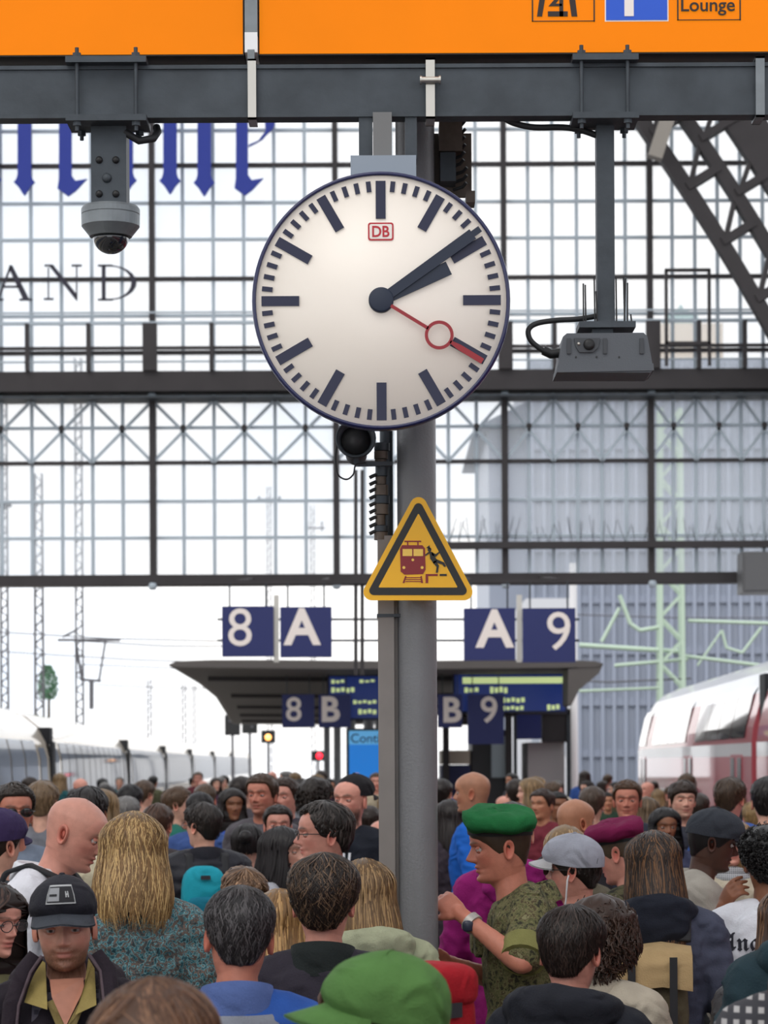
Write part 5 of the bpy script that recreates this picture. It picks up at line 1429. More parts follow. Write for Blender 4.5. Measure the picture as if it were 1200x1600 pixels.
# ---- collars, hoods, glasses, bags (body frame, 1.75 m figure)
def ring_strip(mb, levels, open_deg=0, n=36, cy=.02, mi=0):
    """levels: (r_x, r_y, z, z_drop_front) around the neck"""
    a = np.radians(np.linspace(open_deg/2, 360-open_deg/2, n)); V = []
    for rx, ry, z, zd in levels:
        for t in a: V.append((rx*math.sin(t), cy-ry*math.cos(t), z-zd*(1+math.cos(t))/2))
    mb.add(V, grid_faces(len(levels), n, False), mi, True)
def collar(root, m, kind='shirt', name='collar'):
    mb = MB()
    if kind == 'shirt': ring_strip(mb, [(.072, .068, 1.462, .015), (.071, .067, 1.512, .030), (.074, .070, 1.518, .030), (.082, .079, 1.512, .034), (.100, .096, 1.462, .050), (.098, .094, 1.458, .050)], 26)
    elif kind == 'polo': ring_strip(mb, [(.074, .070, 1.45, .03), (.074, .070, 1.505, .05), (.078, .075, 1.510, .05), (.088, .085, 1.505, .06), (.112, .112, 1.452, .085)], 44)
    elif kind == 'stand': ring_strip(mb, [(.105, .100, 1.44, .02), (.092, .088, 1.50, .035), (.089, .085, 1.535, .05), (.083, .079, 1.535, .05), (.082, .078, 1.48, .04)], 24)
    elif kind == 'crew': ring_strip(mb, [(.090, .085, 1.458, .02), (.084, .080, 1.478, .028), (.076, .073, 1.482, .03), (.073, .070, 1.47, .03)], 0, 40)
    elif kind == 'scarf':
        for k_ in range(2): ring_strip(mb, [(.085, .082, 1.44+.035*k_, .0), (.118-.012*k_, .112-.012*k_, 1.455+.035*k_, .01), (.115-.012*k_, .110-.012*k_, 1.49+.035*k_, .01), (.078, .075, 1.51+.035*k_, .01)], 0, 40)
    return mb.build(name, m, root)
def hood(root, m, size=1.0, name='hood'):
    key = ('hood', size)
    if key not in CACHE:
        mb = MB(); pts = []; rs = []
        for k in range(15):
            t = math.radians(35+290*k/14); back = (1-math.cos(t))/2
            pts.append((.105*math.sin(t)*size, .03-.098*math.cos(t)*size, 1.445+.050*back)); rs.append((.020+.030*back)*size)
        mb.tube(pts, rs, 14)
        pts = [(.085*math.sin(math.radians(t))*size, .06-.075*math.cos(math.radians(t))*size, 1.43) for t in range(110, 251, 20)]
        mb.tube(pts, [.045*size]*len(pts), 12)
        rings(mb, [(0, .13, 1.36, .06*size, .03), (0, .13, 1.42, .11*size, .045), (0, .12, 1.47, .10*size, .05)])
        V, N, F = fuse(mb, .010, 3)
        V = V+N*np.array([.007*mnoise.noise(Vector((p[0]*16, p[1]*16, p[2]*30))) for p in V])[:, None]
        me = bpy.data.meshes.new('hood'); me.from_pydata(V.tolist(), [], F); me.polygons.foreach_set('use_smooth', [True]*len(F)); me.materials.append(None); me.update(); CACHE[key] = me
    return omat(link(name, CACHE[key], root), m)
def glasses(root, R, dark=False, frame=(28, 26, 28)):
    mb = MB(); m0 = mat('frame_%d' % frame[0], frame, .3); yl = -.104
    for sx in (-1, 1):
        pts = [hp((sx*.033+.0255*math.cos(2*PI*k/18), yl+.004*abs(math.cos(2*PI*k/18)), .507*HH+.0185*math.sin(2*PI*k/18)), R) for k in range(19)]
        mb.tube(pts, .0016, 6, cap=False)
        mb.tube([hp((sx*.058, yl+.004, .52*HH), R), hp((sx*.074, yl+.03, .525*HH), R), hp((sx*.080, .0, .52*HH), R), hp((sx*.080, .022, .49*HH), R)], .0018, 6)
    mb.tube([hp((-.009, yl, .515*HH), R), hp((0, yl-.004, .522*HH), R), hp((.009, yl, .515*HH), R)], .0015, 6)
    o = mb.build('glasses', m0, root)
    lens = mat('sunglass_lens', (18, 16, 18), .08, coat=1) if dark else glass_mat('clear_lens', (230, 235, 240), .88, .02)
    for sx in (-1, 1):
        lb = MB(); v = [hp((sx*.033, yl+.001, .507*HH), R)]+[hp((sx*.033+.0245*math.cos(2*PI*k/18), yl+.003, .507*HH+.0175*math.sin(2*PI*k/18)), R) for k in range(18)]
        lb.add(v, [(0, 1+k, 1+(k+1) % 18) for k in range(18)], 0, True); lb.build('lens', lens, o)
def superell(c, r, n1=.45, n2=.45, nu=14, nv=24):
    V = []
    for i in range(nu+1):
        u = -PI/2+PI*i/nu; cu, su = math.cos(u), math.sin(u)
        for j in range(nv):
            v = 2*PI*j/nv; cv, sv = math.cos(v), math.sin(v); pw = lambda x, e: math.copysign(abs(x)**e, x)
            V.append((c[0]+r[0]*pw(cu, n1)*pw(cv, n2), c[1]+r[1]*pw(cu, n1)*pw(sv, n2), c[2]+r[2]*pw(su, n1)))
    return V, grid_faces(nu+1, nv)
def backpack(root, label, m, m2, size=(.15, .09, .24), z=1.22, lid=True, strap_m=None, y=None, tilt=0, x=0):
    """worn on the back of root's figure"""
    t = thing('backpack', label, 'backpack', root.location); t.rotation_euler = root.rotation_euler; t.scale = root.scale
    y = y if y is not None else .125+size[1]
    mb = MB(); V, F = superell((x, y, z), size, .45 if lid else .65); mb.add([(p[0]+.004*mnoise.noise(Vector(p)*14), p[1]+.008*mnoise.noise(Vector(p)*12), p[2]) for p in V], F, 0, True); mb.build('pack_body', m, t)
    mb = MB(); V, F = superell((x, y+size[1]*.82, z-size[2]*.34), (size[0]*.82, size[1]*.42, size[2]*.48)); mb.add(V, F, 0, True); mb.build('front_pocket', m2, t)
    if lid:
        mb = MB(); V, F = superell((x, y, z+size[2]*.86), (size[0]*1.02, size[1]*1.08, size[2]*.20), .6, .5); mb.add(V, F, 0, True); mb.build('lid', m, t)
    mb = MB(); mb.box((x-.025, y+size[1]*1.03, z+size[2]*.62), (x+.025, y+size[1]*1.03+.004, z+size[2]*.74)); mb.build('label_patch', mat('patch_dark', (40, 40, 46), .6), t)
    sm = strap_m or mat('strap_black', (34, 34, 38), .8)
    for sx in (-1, 1):
        pts = [(sx*.085, .15, 1.38), (sx*.092, .10, 1.482), (sx*.095, .02, 1.507), (sx*.100, -.07, 1.468), (sx*.108, -.14, 1.36), (sx*.12, -.148, 1.22), (sx*.155, -.08, 1.10), (sx*.185, .04, 1.06), (sx*.12, .15, 1.05)]
        mb = MB()
        for a_, b_ in zip(pts[:-1], pts[1:]): mb.bar(a_, b_, .048, .014, 0, (0, 0, 1) if abs(b_[2]-a_[2]) < abs(b_[1]-a_[1]) else (0, 1, 0))
        V, N, F = fuse(mb, .009, 3) if ('strap', sx) not in CACHE else CACHE[('strap', sx)]
        CACHE[('strap', sx)] = (V, N, F)
        mb2 = MB(); mb2.add(V.tolist(), F, 0, True); mb2.build('strap', sm, t)
    return t

def person(label, cx, ytop, s, yaw=180, hy=0, pitch=0, roll=0, skin='fair', hair=None, hat=None, top=('jacket', (40, 42, 50)), pose='down', legs=(44, 48, 62), fem=False, group=None, topoff=.016, head_kw=None, extra=None, shoes=(36, 34, 34), lod=1.0, curl=(.5, .5), hshift=0.0, hscale=None):
    d = F_PX/s; q = P(cx, ytop, d)
    sc = (q.z)/(1.75+topoff)
    sc = hscale or sc
    root = thing('person', label, 'person', (q.x, d, 0), group, math.radians(yaw)); root.scale = (sc,)*3
    R = rot_head(hy, pitch, roll); HSH[:] = (0, -hshift, -hshift*.35)
    # body: one mesh, head to toe
    G = make_head(skin, female=fem, lod=lod, **(head_kw or {})); place_head(G, R)
    base = np.array(lin(SK[skin] if isinstance(skin, str) else skin))
    V, N, F = body_geo(pose, fem); G.add(V, F, base)
    for sx, (E, W), cu in zip((1, -1), POSES[pose], curl):
        HV, HF = hand_geo(cu); E_ = Vector((sx*E[0], E[1], E[2])); W_ = Vector((sx*W[0], W[1], W[2]))
        dn = (W_-E_).normalized(); zax = -dn
        inward = Vector((-sx, -.5, 0)); fr = (inward-zax*inward.dot(zax)).normalized()   # palm side
        xax = (fr*-1).cross(zax).normalized()
        Mx = np.array(Matrix((xax, -fr, zax)).transposed())
        hv = HV*np.array([(-1 if sx > 0 else 1)*1.0, 1, 1])
        # thumb to the front
        if (Mx @ np.array([hv[np.argmax(np.abs(HV[:, 0])), 0], 0, 0]))[1] > 0: hv = hv*np.array([-1, 1, 1])
        det = np.linalg.det(Mx)*np.sign(hv[0, 0]*HV[0, 0] if abs(HV[0, 0]) > 1e-9 else 1)
        hf = HF if det > 0 else [f[::-1] for f in HF]
        G.add(hv @ Mx.T + np.array(W_)+np.array(dn)*.012, hf, base*np.array([1, .92, .9]))
    body = link('body', G.mesh('person_body', M_SKIN), root)
    if hair:
        hk = dict(hair); HG = make_hair(hk.pop('kind'), hk.pop('rgb'), **hk); place_head(HG, R)
        link('hair', HG.mesh('hair', M_HAIR), root)
    if hat: hat(root, R)
    gm = top[1] if not isinstance(top[1], tuple) else cloth(top[1])
    up_ = omat(link({'tee': 't_shirt', 'shirt': 'shirt', 'jacket': 'jacket', 'puffer': 'puffer_jacket', 'hoodie': 'hoodie', 'coat': 'coat'}[top[0]], garment(top[0], pose, fem), root), gm)
    omat(link('trousers', trousers_mesh(), root), cloth(legs))
    for sx in (-1, 1): omat(link('shoe', shoe_mesh(), root, (sx*.102, 0, 0)), cloth(shoes, rough=.5))
    if extra: extra(root, R)
    return root

def baseball_cap(rgb, brim_rgb=None, back_rgb=None, logo=None, flat=False, button=True, line=(.715, .66, .62, .60), length=.078, hole=False, off=.014, rough=.8, half=62):
    def f(root, R):
        m = cloth(rgb, rough=rough); mb_ = cloth(brim_rgb or rgb, rough=rough); mk = cloth(back_rgb or rgb, rough=rough)
        V, F, A, U = cap_dome(off, line)
        V = hp(V, R); front, back = [], []
        for q in F:
            aa = math.degrees(abs(A[q[0]])); (front if aa < 68 else back).append(q)
        c = MB(); c.add(V, front, 0, True); c.add(V, back, 1, True)
        cap = c.build('cap', [m, mk], root)
        V2, F2 = cap_brim(t0=line[0]-.005, length=length, drop=.004 if flat else .022, off=off, half=half)
        b = MB(); b.add(hp(V2, R), F2, 0, True); b.build('brim', mb_, cap)
        if button:
            V3, F3 = superell((0, .004, HH+off+.013), (.008, .008, .003), .8, .8, 6, 10); b = MB(); b.add(hp(np.array(V3), R), F3, 0, True); b.build('button', m, cap)
        if hole:
            b = MB(); pts = []
            for k in range(21):
                th = PI*k/20; a = PI+.42*math.cos(th); t = .615+.15*math.sin(th); p = head_pt([a], [t])[0]; p = p+head_nrm(p)*(off+.0015); pts.append(hp(p, R))
            b.add(pts, [tuple(range(21))], 0); b.build('strap_opening', mat('cap_hole', (46, 36, 30), .9), cap)
        if logo: logo(cap, R, off)
    return f
def beret(rgb, side=1, badge=True):
    def f(root, R):
        V, F = beret_geo(side); b = MB(); b.add(hp(V, R), F, 0, True); o = b.build('beret', cloth(rgb, rough=.9, var=.35), root)
        a = np.linspace(0, 2*PI, 40, endpoint=False); tb = np.interp(np.degrees(np.abs((a+PI) % (2*PI)-PI)), [0, 60, 110, 180], [.755, .715, .655, .615])
        lo = head_pt(a, tb-.02); hi = head_pt(a, tb+.025); lo = lo+head_nrm(lo)*.008; hi = hi+head_nrm(hi)*.012
        b = MB(); b.add(hp(np.concatenate([lo, hi]), R), grid_faces(2, 40), 0, True); b.build('band', mat('beret_band', (22, 24, 26), .6), o)
        if badge:
            c = head_pt([side*-.55], [.80])[0]; c = c+head_nrm(c)*.022
            V3, F3 = superell(c, (.014, .007, .018), 1, 1, 8, 12); b = MB(); b.add(hp(np.array(V3), R), F3, 0, True); b.build('badge', mat('badge_metal', (168, 166, 140), .35, .7), o)
    return f
# ================================================================== the crowd
def camo_mat(key, cols, scale=16):
    if key in MATS: return MATS[key]
    m = mat(key, cols[0], .9, bump=.25, bscale=180, spec=.2, fold=.55); nt = m.node_tree; b = nt.nodes['Principled BSDF']
    tcn = nt.nodes.new('ShaderNodeTexCoord'); n = nt.nodes.new('ShaderNodeTexNoise'); n.inputs['Scale'].default_value = scale; n.inputs['Detail'].default_value = 3; n.inputs['Roughness'].default_value = .6
    r = nt.nodes.new('ShaderNodeValToRGB'); r.color_ramp.interpolation = 'CONSTANT'
    el = r.color_ramp.elements; pos = [0, .42, .50, .57, .64][:len(cols)]
    el[0].position = 0; el[0].color = (*lin(cols[0]), 1); el[1].position = pos[1]; el[1].color = (*lin(cols[1]), 1)
    for q, c in zip(pos[2:], cols[2:]): e = el.new(q); e.color = (*lin(c), 1)
    nt.links.new(tcn.outputs['Object'], n.inputs['Vector']); nt.links.new(n.outputs['Fac'], r.inputs['Fac']); nt.links.new(r.outputs[0], b.inputs['Base Color'])
    return m
M_CAMO = camo_mat('camouflage', [(54, 52, 42), (92, 92, 62), (112, 108, 76), (80, 70, 52), (128, 124, 92)], 46)
def brocade():
    m = mat('teal_brocade', (40, 96, 106), .75, bump=.3, bscale=90, fold=.5); nt = m.node_tree; b = nt.nodes['Principled BSDF']
    tcn = nt.nodes.new('ShaderNodeTexCoord'); n1 = nt.nodes.new('ShaderNodeTexNoise'); n1.inputs['Scale'].default_value = 34; n1.inputs['Detail'].default_value = 2; n1.inputs['Distortion'].default_value = 2.6
    n2 = nt.nodes.new('ShaderNodeTexNoise'); n2.inputs['Scale'].default_value = 95; n2.inputs['Detail'].default_value = 4
    mx = nt.nodes.new('ShaderNodeMath'); mx.operation = 'MULTIPLY_ADD'; mx.inputs[1].default_value = .45
    r = nt.nodes.new('ShaderNodeValToRGB'); el = r.color_ramp.elements
    el[0].position = .46; el[0].color = (*lin((24, 34, 42)), 1); el[1].position = .60; el[1].color = (*lin((36, 78, 88)), 1)
    for q, c in ((.66, (60, 118, 128)), (.70, (128, 158, 160)), (.74, (44, 66, 72)), (.80, (112, 88, 76)), (.88, (40, 60, 66))): e = el.new(q); e.color = (*lin(c), 1)
    nt.links.new(tcn.outputs['Object'], n1.inputs['Vector']); nt.links.new(tcn.outputs['Object'], n2.inputs['Vector'])
    nt.links.new(n2.outputs['Fac'], mx.inputs[0]); nt.links.new(n1.outputs['Fac'], mx.inputs[2]); nt.links.new(mx.outputs[0], r.inputs['Fac']); nt.links.new(r.outputs[0], b.inputs['Base Color'])
    return m
def stripes(key, c1, c2, sx=60, plaid=False):
    if key in MATS: return MATS[key]
    m = mat(key, c1, .85); nt = m.node_tree; b = nt.nodes['Principled BSDF']
    tcn = nt.nodes.new('ShaderNodeTexCoord'); out = None
    for ax in (('X', 'Z') if plaid else ('X',)):
        wv = nt.nodes.new('ShaderNodeTexWave'); wv.bands_direction = ax; wv.inputs['Scale'].default_value = sx
        nt.links.new(tcn.outputs['Object'], wv.inputs['Vector'])
        if out is None: out = wv.outputs['Fac']
        else:
            mm = nt.nodes.new('ShaderNodeMath'); mm.operation = 'MAXIMUM'; nt.links.new(out, mm.inputs[0]); nt.links.new(wv.outputs['Fac'], mm.inputs[1]); out = mm.outputs[0]
    r = nt.nodes.new('ShaderNodeValToRGB'); r.color_ramp.elements[0].position = .35; r.color_ramp.elements[0].color = (*lin(c1), 1); r.color_ramp.elements[1].position = .55; r.color_ramp.elements[1].color = (*lin(c2), 1)
    nt.links.new(out, r.inputs['Fac']); nt.links.new(r.outputs[0], b.inputs['Base Color']); return m
def on_garment(root, name, polys_or_text, m, side=1, cx=0, cz=1.25, width=.2, gar=None, off=.004):
    """print laid on a garment's back (side=1) or front (-1)"""
    from mathutils.bvhtree import BVHTree
    me = gar; bv = BVHTree.FromPolygons([v.co.copy() for v in me.vertices], [tuple(p.vertices) for p in me.polygons])
    v, f = text_geo(polys_or_text, 1.0, .006, 0.0); xs = [p[0] for p in v]; k = width/(max(xs)-min(xs)); V = []
    for p in v:
        x, z = p[0]*k*(-side)+cx, p[2]*k+cz
        h = bv.ray_cast(Vector((x, side*.6, z)), Vector((0, -side, 0)))[0]
        V.append((x, (h.y if h else side*.13)+side*off, z))
    mb = MB(); mb.add(V, f); return mb.build(name, m, root)
BLK = dict(kind='short', rgb=(34, 28, 26), rgb2=(52, 42, 38))
NAVY = (30, 36, 52)

# --- 1 man in the dark trucker cap
def logo1(cap, R, off):
    def pt(u, w, o):
        a = u; t = .83+w; p = head_pt([a], [t])[0]; n = head_nrm(p); lift = .022*math.cos(a)*.76
        return hp(p+n*(off+lift+o)+np.array([0, 0, .022*.55*.8]), R)
    def patch(nm, u0, u1, w0, w1, o, m):
        mb = MB(); n1, n2 = 9, 5
        V = [pt(u0+(u1-u0)*i/(n1-1), w0+(w1-w0)*j/(n2-1), o) for j in range(n2) for i in range(n1)]
        mb.add(V, grid_faces(n2, n1, False), 0, True); mb.build(nm, m, cap)
    gy = mat('patch_grey', (168, 170, 172), .7); dk = mat('patch_black', (26, 26, 32), .8)
    patch('patch', -.30, .30, -.075, .075, .0035, gy); patch('patch_field', -.275, .275, -.062, .062, .005, dk)
    patch('patch_block', -.255, -.02, -.052, .052, .0065, mat('patch_block', (138, 140, 144), .7)); patch('patch_bar', -.22, -.06, -.012, .004, .008, dk)
    for u0 in (.09, .135): patch('patch_mark', u0, u0+.022, -.022, .024, .0075, gy)
    patch('patch_mark', .10, .145, -.004, .006, .0075, gy)
def ex1(root, R):
    hood(root, cloth((44, 36, 44)), 1.16, 'jacket_collar')
    k = root.scale[0]
    L1 = lambda px, py: ((px-104)/615/k, (1.97-(py-1190)/615)/k)
    def sheet(nm, outline, m, y=-.150, th=.010, curve=.9):
        mb = MB(); n = len(outline); q = [L1(*p) for p in outline]
        yy = lambda x, z: y+curve*x*x*4+max(0, z-1.43)*1.25
        V = [(x, yy(x, z), z) for x, z in q]+[(x, yy(x, z)+th, z) for x, z in q]
        F = [tuple(range(n)), tuple(range(n, 2*n))[::-1]]+[(i, (i+1) % n, (i+1) % n+n, i+n) for i in range(n)]
        mb.add(V, F); return mb.build(nm, m, root)
    mu = cloth((158, 140, 84))
    sheet('shirt_front', [(52, 1545), (160, 1540), (160, 1650), (48, 1650)], stripes('print_shirt', (52, 50, 62), (84, 80, 92), 12, True), -.158)
    sheet('undershirt', [(74, 1556), (84, 1552), (103, 1594), (124, 1556), (130, 1565), (112, 1608), (96, 1608)], cloth((128, 112, 70)), -.164)
    sheet('chest', [(78, 1524), (130, 1522), (131, 1538), (103, 1592), (82, 1548)], mat('chest_skin', (184, 126, 104), .5, var=.2, vscale=40), -.170)
    sheet('collar_wing', [(64, 1496), (71, 1500), (76, 1565), (40, 1556), (48, 1530)], mu, -.184, .012)
    sheet('collar_wing', [(138, 1490), (146, 1494), (150, 1560), (118, 1573), (132, 1530)], mu, -.184, .012)
    for sx, pts in ((-1, [(58, 1486), (40, 1510), (22, 1560), (14, 1640)]), (1, [(148, 1484), (166, 1510), (172, 1560), (160, 1640)])):
        mb = MB(); q = [L1(*p) for p in pts]; mb.tube([(x, -.185+3.0*x*x+max(0, z-1.44)*.6, z) for x, z in q], [.022, .026, .026, .024], 10); mb.build('lapel', cloth((44, 36, 44)), root)
        mb = MB(); mb.tube([(x-sx*.016, -.203+3.0*x*x+max(0, z-1.44)*.6, z) for x, z in q], .005, 8); mb.build('zip_edge', cloth((98, 84, 90)), root)
person('man with reddish stubble in black cap with grey patch and dark jacket over mustard collar', 104, 1358, 615, 6, -2, 6, -2, (216, 160, 138), dict(kind='short', rgb=(70, 48, 36), th=.006, hl='under_hat', n=120), baseball_cap((36, 36, 44), (62, 66, 74), (58, 50, 58), logo1, line=(.70, .66, .60, .56)), ('jacket', (38, 32, 40)), head_kw=dict(beard=.85, beard_rgb=(112, 72, 50), brow=(70, 48, 36)), topoff=.034, extra=ex1)
# --- 2 bald man in white shirt
def ex2(root, R):
    collar(root, cloth((226, 226, 232)), 'shirt')
r = person('bald man in white shirt looking down beside the blonde woman', 70, 1230, 455, 80, 4, 22, 0, 'pink', None, None, ('shirt', cloth((222, 222, 230), var=.12)), topoff=.0, hshift=.04, head_kw=dict(scalp=.18, scalp_rgb=(150, 120, 104), brow=(150, 120, 100)), extra=ex2)
backpack(r, 'black backpack with dark straps on the bald man in white shirt', cloth((34, 36, 42)), cloth((44, 46, 52)), z=1.2)
# --- 3 blonde woman, brocade jacket
def ex3(root, R): collar(root, cloth((104, 90, 82), var=.5), 'scarf', 'scarf')
person('woman with shoulder length blonde hair in teal brocade jacket and taupe scarf', 207, 1264, 482, 186, 12, 4, -3, 'fair', dict(kind='long', rgb=(150, 112, 66), rgb2=(204, 168, 112), th=.022, length=.10, n=2200, wave=.10, seed=3, vol=1.1), None, ('jacket', brocade()), fem=True, topoff=.028, extra=ex3)
# --- 4 brown haired woman close to the viewer
person('woman with smooth light brown parted hair near the black capped man', 254, 1512, 1100, -18, 0, 10, 0, 'pink', dict(kind='long', rgb=(112, 76, 54), rgb2=(140, 102, 76), th=.014, length=.16, n=2600, wave=.02, seed=4, amin=52), None, ('jacket', (60, 58, 66)), fem=True, topoff=.018)
# --- 5 woman with glasses, left edge
person('dark haired woman with glasses next to the black capped man', -20, 1372, 525, 52, 0, 8, 0, 'pink', dict(kind='long', rgb=(52, 36, 32), rgb2=(74, 52, 44), th=.018, length=.22, n=420, seed=5, amin=58), None, ('jacket', (96, 92, 66)), fem=True, topoff=.02, extra=lambda root, R: glasses(root, R))
# --- 6 grey haired man from behind
def ex6(root, R):
    collar(root, cloth((84, 104, 158)), 'stand')
    mb = MB(); ring_strip(mb, [(.112, .112, 1.452, 0), (.150, .128, 1.432, 0), (.172, .134, 1.405, 0)], 150, 36, .02); mb.build('yoke', cloth((128, 132, 142)), root)
person('man with short greying dark hair and blue jacket with grey yoke', 369, 1380, 665, 186, 0, 4, -3, 'ruddy', dict(kind='short', rgb=(48, 44, 46), rgb2=(92, 88, 90), th=.011, n=3200, wave=.05, seed=6), None, ('jacket', (42, 82, 158)), extra=ex6)
# --- 7 brown wavy haired man from behind
person('man with thick wavy dark brown hair and black green collar', 505, 1330, 580, 176, 0, 2, 0, 'pink', dict(kind='short', rgb=(46, 34, 28), rgb2=(112, 88, 68), th=.021, n=3200, wave=.13, seed=7), None, ('jacket', (46, 42, 52)), topoff=.026, extra=lambda root, R: collar(root, cloth((32, 38, 38)), 'stand'))
# --- 8 blonde in pale green puffer
person('woman with long dark blonde hair in pale olive puffer jacket beside the column', 572, 1338, 500, 196, 6, 2, 0, 'fair', dict(kind='long', rgb=(132, 100, 64), rgb2=(170, 136, 92), th=.018, length=.14, n=1400, seed=8), None, ('puffer', cloth((158, 162, 134), var=.15)), fem=True, topoff=.022, extra=lambda root, R: hood(root, cloth((164, 168, 140)), 1.1))
# --- 9 green cap close to the viewer
person('person in a plain green baseball cap seen from the side', 612, 1476, 900, -74, 0, 2, 4, 'ruddy', dict(kind='short', rgb=(70, 50, 38), th=.008, hl='under_hat', n=200), baseball_cap((84, 124, 66), off=.020, line=(.70, .62, .54, .50), length=.085, rough=.9, button=False), ('jacket', (90, 74, 60)), topoff=.040)
# --- red rucksack wearer
r = person('short person with brown hair wearing the red rucksack behind the green cap', 578, 1502, 730, -140, 0, 8, 0, 'fair', dict(kind='long', rgb=(92, 64, 48), th=.014, length=.10, n=200, seed=10), None, ('jacket', (96, 46, 50)), fem=True)
backpack(r, 'tall crimson rucksack beside the green baseball cap', cloth((164, 24, 36), var=.35), cloth((150, 20, 32)), (.105, .09, .29), z=1.47)
# --- 11 soldier in green beret
def ex11(root, R):
    collar(root, M_CAMO, 'polo')
    E, W = (Vector((.33, -.03, 1.26)), Vector((.19, -.20, 1.40)))
    mb = MB(); S_ = Vector((.168, .01, 1.405)); d_ = (E-S_).normalized(); mb.tube([S_.lerp(E, .62), S_.lerp(E, .72), S_.lerp(E, .92)], [.074, .078, .072], 18); mb.build('rolled_sleeve', cloth((126, 124, 74)), root)
    d_ = (W-E).normalized(); mb = MB(); mb.tube([W-d_*.045, W-d_*.02], .034, 18); wt = mb.build('watch_strap', mat('watch_grey', (176, 172, 166), .4, .3), root)
    c = W-d_*.032+Vector((.030, -.014, -.008)); V, F = superell(c, (.010, .018, .018), .6, 1, 8, 14); mb = MB(); mb.add(V, F, 0, True); mb.build('watch_case', mat('watch_dark', (40, 44, 62), .3), wt)
    mb = MB()
    for i, cc in enumerate(((20, 20, 20), (190, 40, 44), (226, 186, 60))):
        zz = 1.352-i*.010; xx = .232+i*.009; mb.add([(xx, .03, zz), (xx, -.015, zz), (xx+.009, -.015, zz-.010), (xx+.009, .03, zz-.010)], [(0, 1, 2, 3)], i)
    mb.build('flag_patch', [mat('flag_k', (20, 20, 20), .8), mat('flag_r', (190, 40, 44), .8), mat('flag_g', (226, 186, 60), .8)], root)
    for sx in (-1, 1):
        mb = MB(); V, F = superell((sx*.085, -.150, 1.32), (.055, .014, .055), .4, .4); mb.add(V, F, 0, True); mb.build('chest_pocket', M_CAMO, root)
    mb = MB(); mb.box((.06, -.18, 1.448), (.16, .09, 1.456), M=Matrix.Rotation(math.radians(12), 4, 'Y')) if False else mb.bar((.09, .03, 1.492), (.175, .015, 1.468), .05, .012); mb.build('shoulder_strap', M_CAMO, root)
person('soldier in green beret and camouflage jacket looking at his wristwatch arm', 815, 1236, 462, -88, 0, 8, 0, 'ruddy', dict(kind='buzz', rgb=(84, 66, 50), th=.004, hl='under_hat'), beret((34, 112, 62), 1), ('tee', M_CAMO), pose='soldier', legs=(84, 84, 60), topoff=.048, hshift=.045, curl=(.95, .8), head_kw=dict(scalp=.7, scalp_rgb=(84, 64, 50), brow=(96, 70, 52)), extra=ex11)
# --- 25 person in magenta behind the soldier
person('person in magenta fleece jacket behind the soldier in green beret', 800, 1250, 385, 176, 0, 6, 0, 'fair', dict(kind='short', rgb=(70, 52, 42), th=.012, n=200, seed=25), None, ('jacket', (146, 26, 108)), fem=True, pose='fold', extra=lambda root, R: hood(root, cloth((158, 34, 120)), 1.05))
# --- 12 man in light grey cap
def ex12(root, R):
    glasses(root, R, True)
    mb = MB(); e = hp((.083, .012, .44*HH), R); mb.tube([e, e+np.array([.006, -.004, -.02]), e+np.array([.004, -.01, -.09]), e+np.array([-.01, -.03, -.17])], .0035, 6); mb.build('earphone', mat('white_plastic', (232, 232, 234), .4), root)
    collar(root, cloth((70, 66, 44)), 'stand')
person('man in light grey cap with sunglasses and white earphones', 899, 1299, 432, -116, 0, 0, 0, 'pink', dict(kind='short', rgb=(46, 36, 30), th=.009, hl='under_hat', n=260, seed=12), baseball_cap((168, 170, 182), (190, 188, 190), hole=True, line=(.68, .62, .56, .56), length=.070, off=.016), ('jacket', (74, 70, 46)), topoff=.034, extra=ex12)
# --- 13 man in black hoodie
person('man with short dark brown hair in black hooded sweatshirt', 890, 1412, 620, 158, 0, 4, 0, 'pink', dict(kind='short', rgb=(42, 32, 28), rgb2=(62, 48, 42), th=.014, n=3200, wave=.05, seed=13), None, ('hoodie', (30, 32, 40)), extra=lambda root, R: hood(root, cloth((32, 34, 42)), 1.25), head_kw=dict(beard=.5, beard_rgb=(50, 38, 32)))
# --- 14 curly haired woman in beige coat
person('woman with curly brown hair in light beige coat', 936, 1392, 545, 150, 0, 4, 0, 'fair', dict(kind='curly', rgb=(74, 50, 38), th=.032, n=800, seed=14, hl='fringe', length=.2), None, ('coat', cloth((176, 166, 150))), fem=True, topoff=.04, extra=lambda root, R: collar(root, cloth((180, 170, 154)), 'stand'))
# --- 16 long haired woman with satchel
def ex16(root, R): hood(root, cloth((28, 32, 44)), 1.0); collar(root, cloth((40, 44, 56)), 'stand')
r = person('woman with long wavy brown hair and dark hood in slate jacket', 1027, 1290, 456, 176, 20, 6, 0, 'fair', dict(kind='long', rgb=(58, 42, 34), rgb2=(112, 78, 50), th=.012, length=.24, n=1600, wave=.14, seed=16), None, ('jacket', (70, 74, 92)), fem=True, topoff=.024, extra=ex16)
bp = backpack(r, 'olive brown rucksack with tan flap on the long haired woman', cloth((86, 78, 60)), cloth((74, 66, 52)), (.125, .085, .19), z=1.14, lid=False, x=.03)
mb = MB(); V = [(x, y, z-.02*abs(x)/.14) for y, z in ((.13, 1.365), (.20, 1.385), (.29, 1.36), (.315, 1.30), (.318, 1.24)) for x in np.linspace(-.105, .165, 9)]
mb.add(V, grid_faces(5, 9, False), 0, True); mb.build('flap', cloth((172, 146, 106)), bp)
for x in (-.04, .10): mb = MB(); mb.bar((x, .325, 1.34), (x, .335, 1.05), .026, .006, 0, (0, 1, 0)); mb.build('buckle_strap', mat('strap_black'), bp)
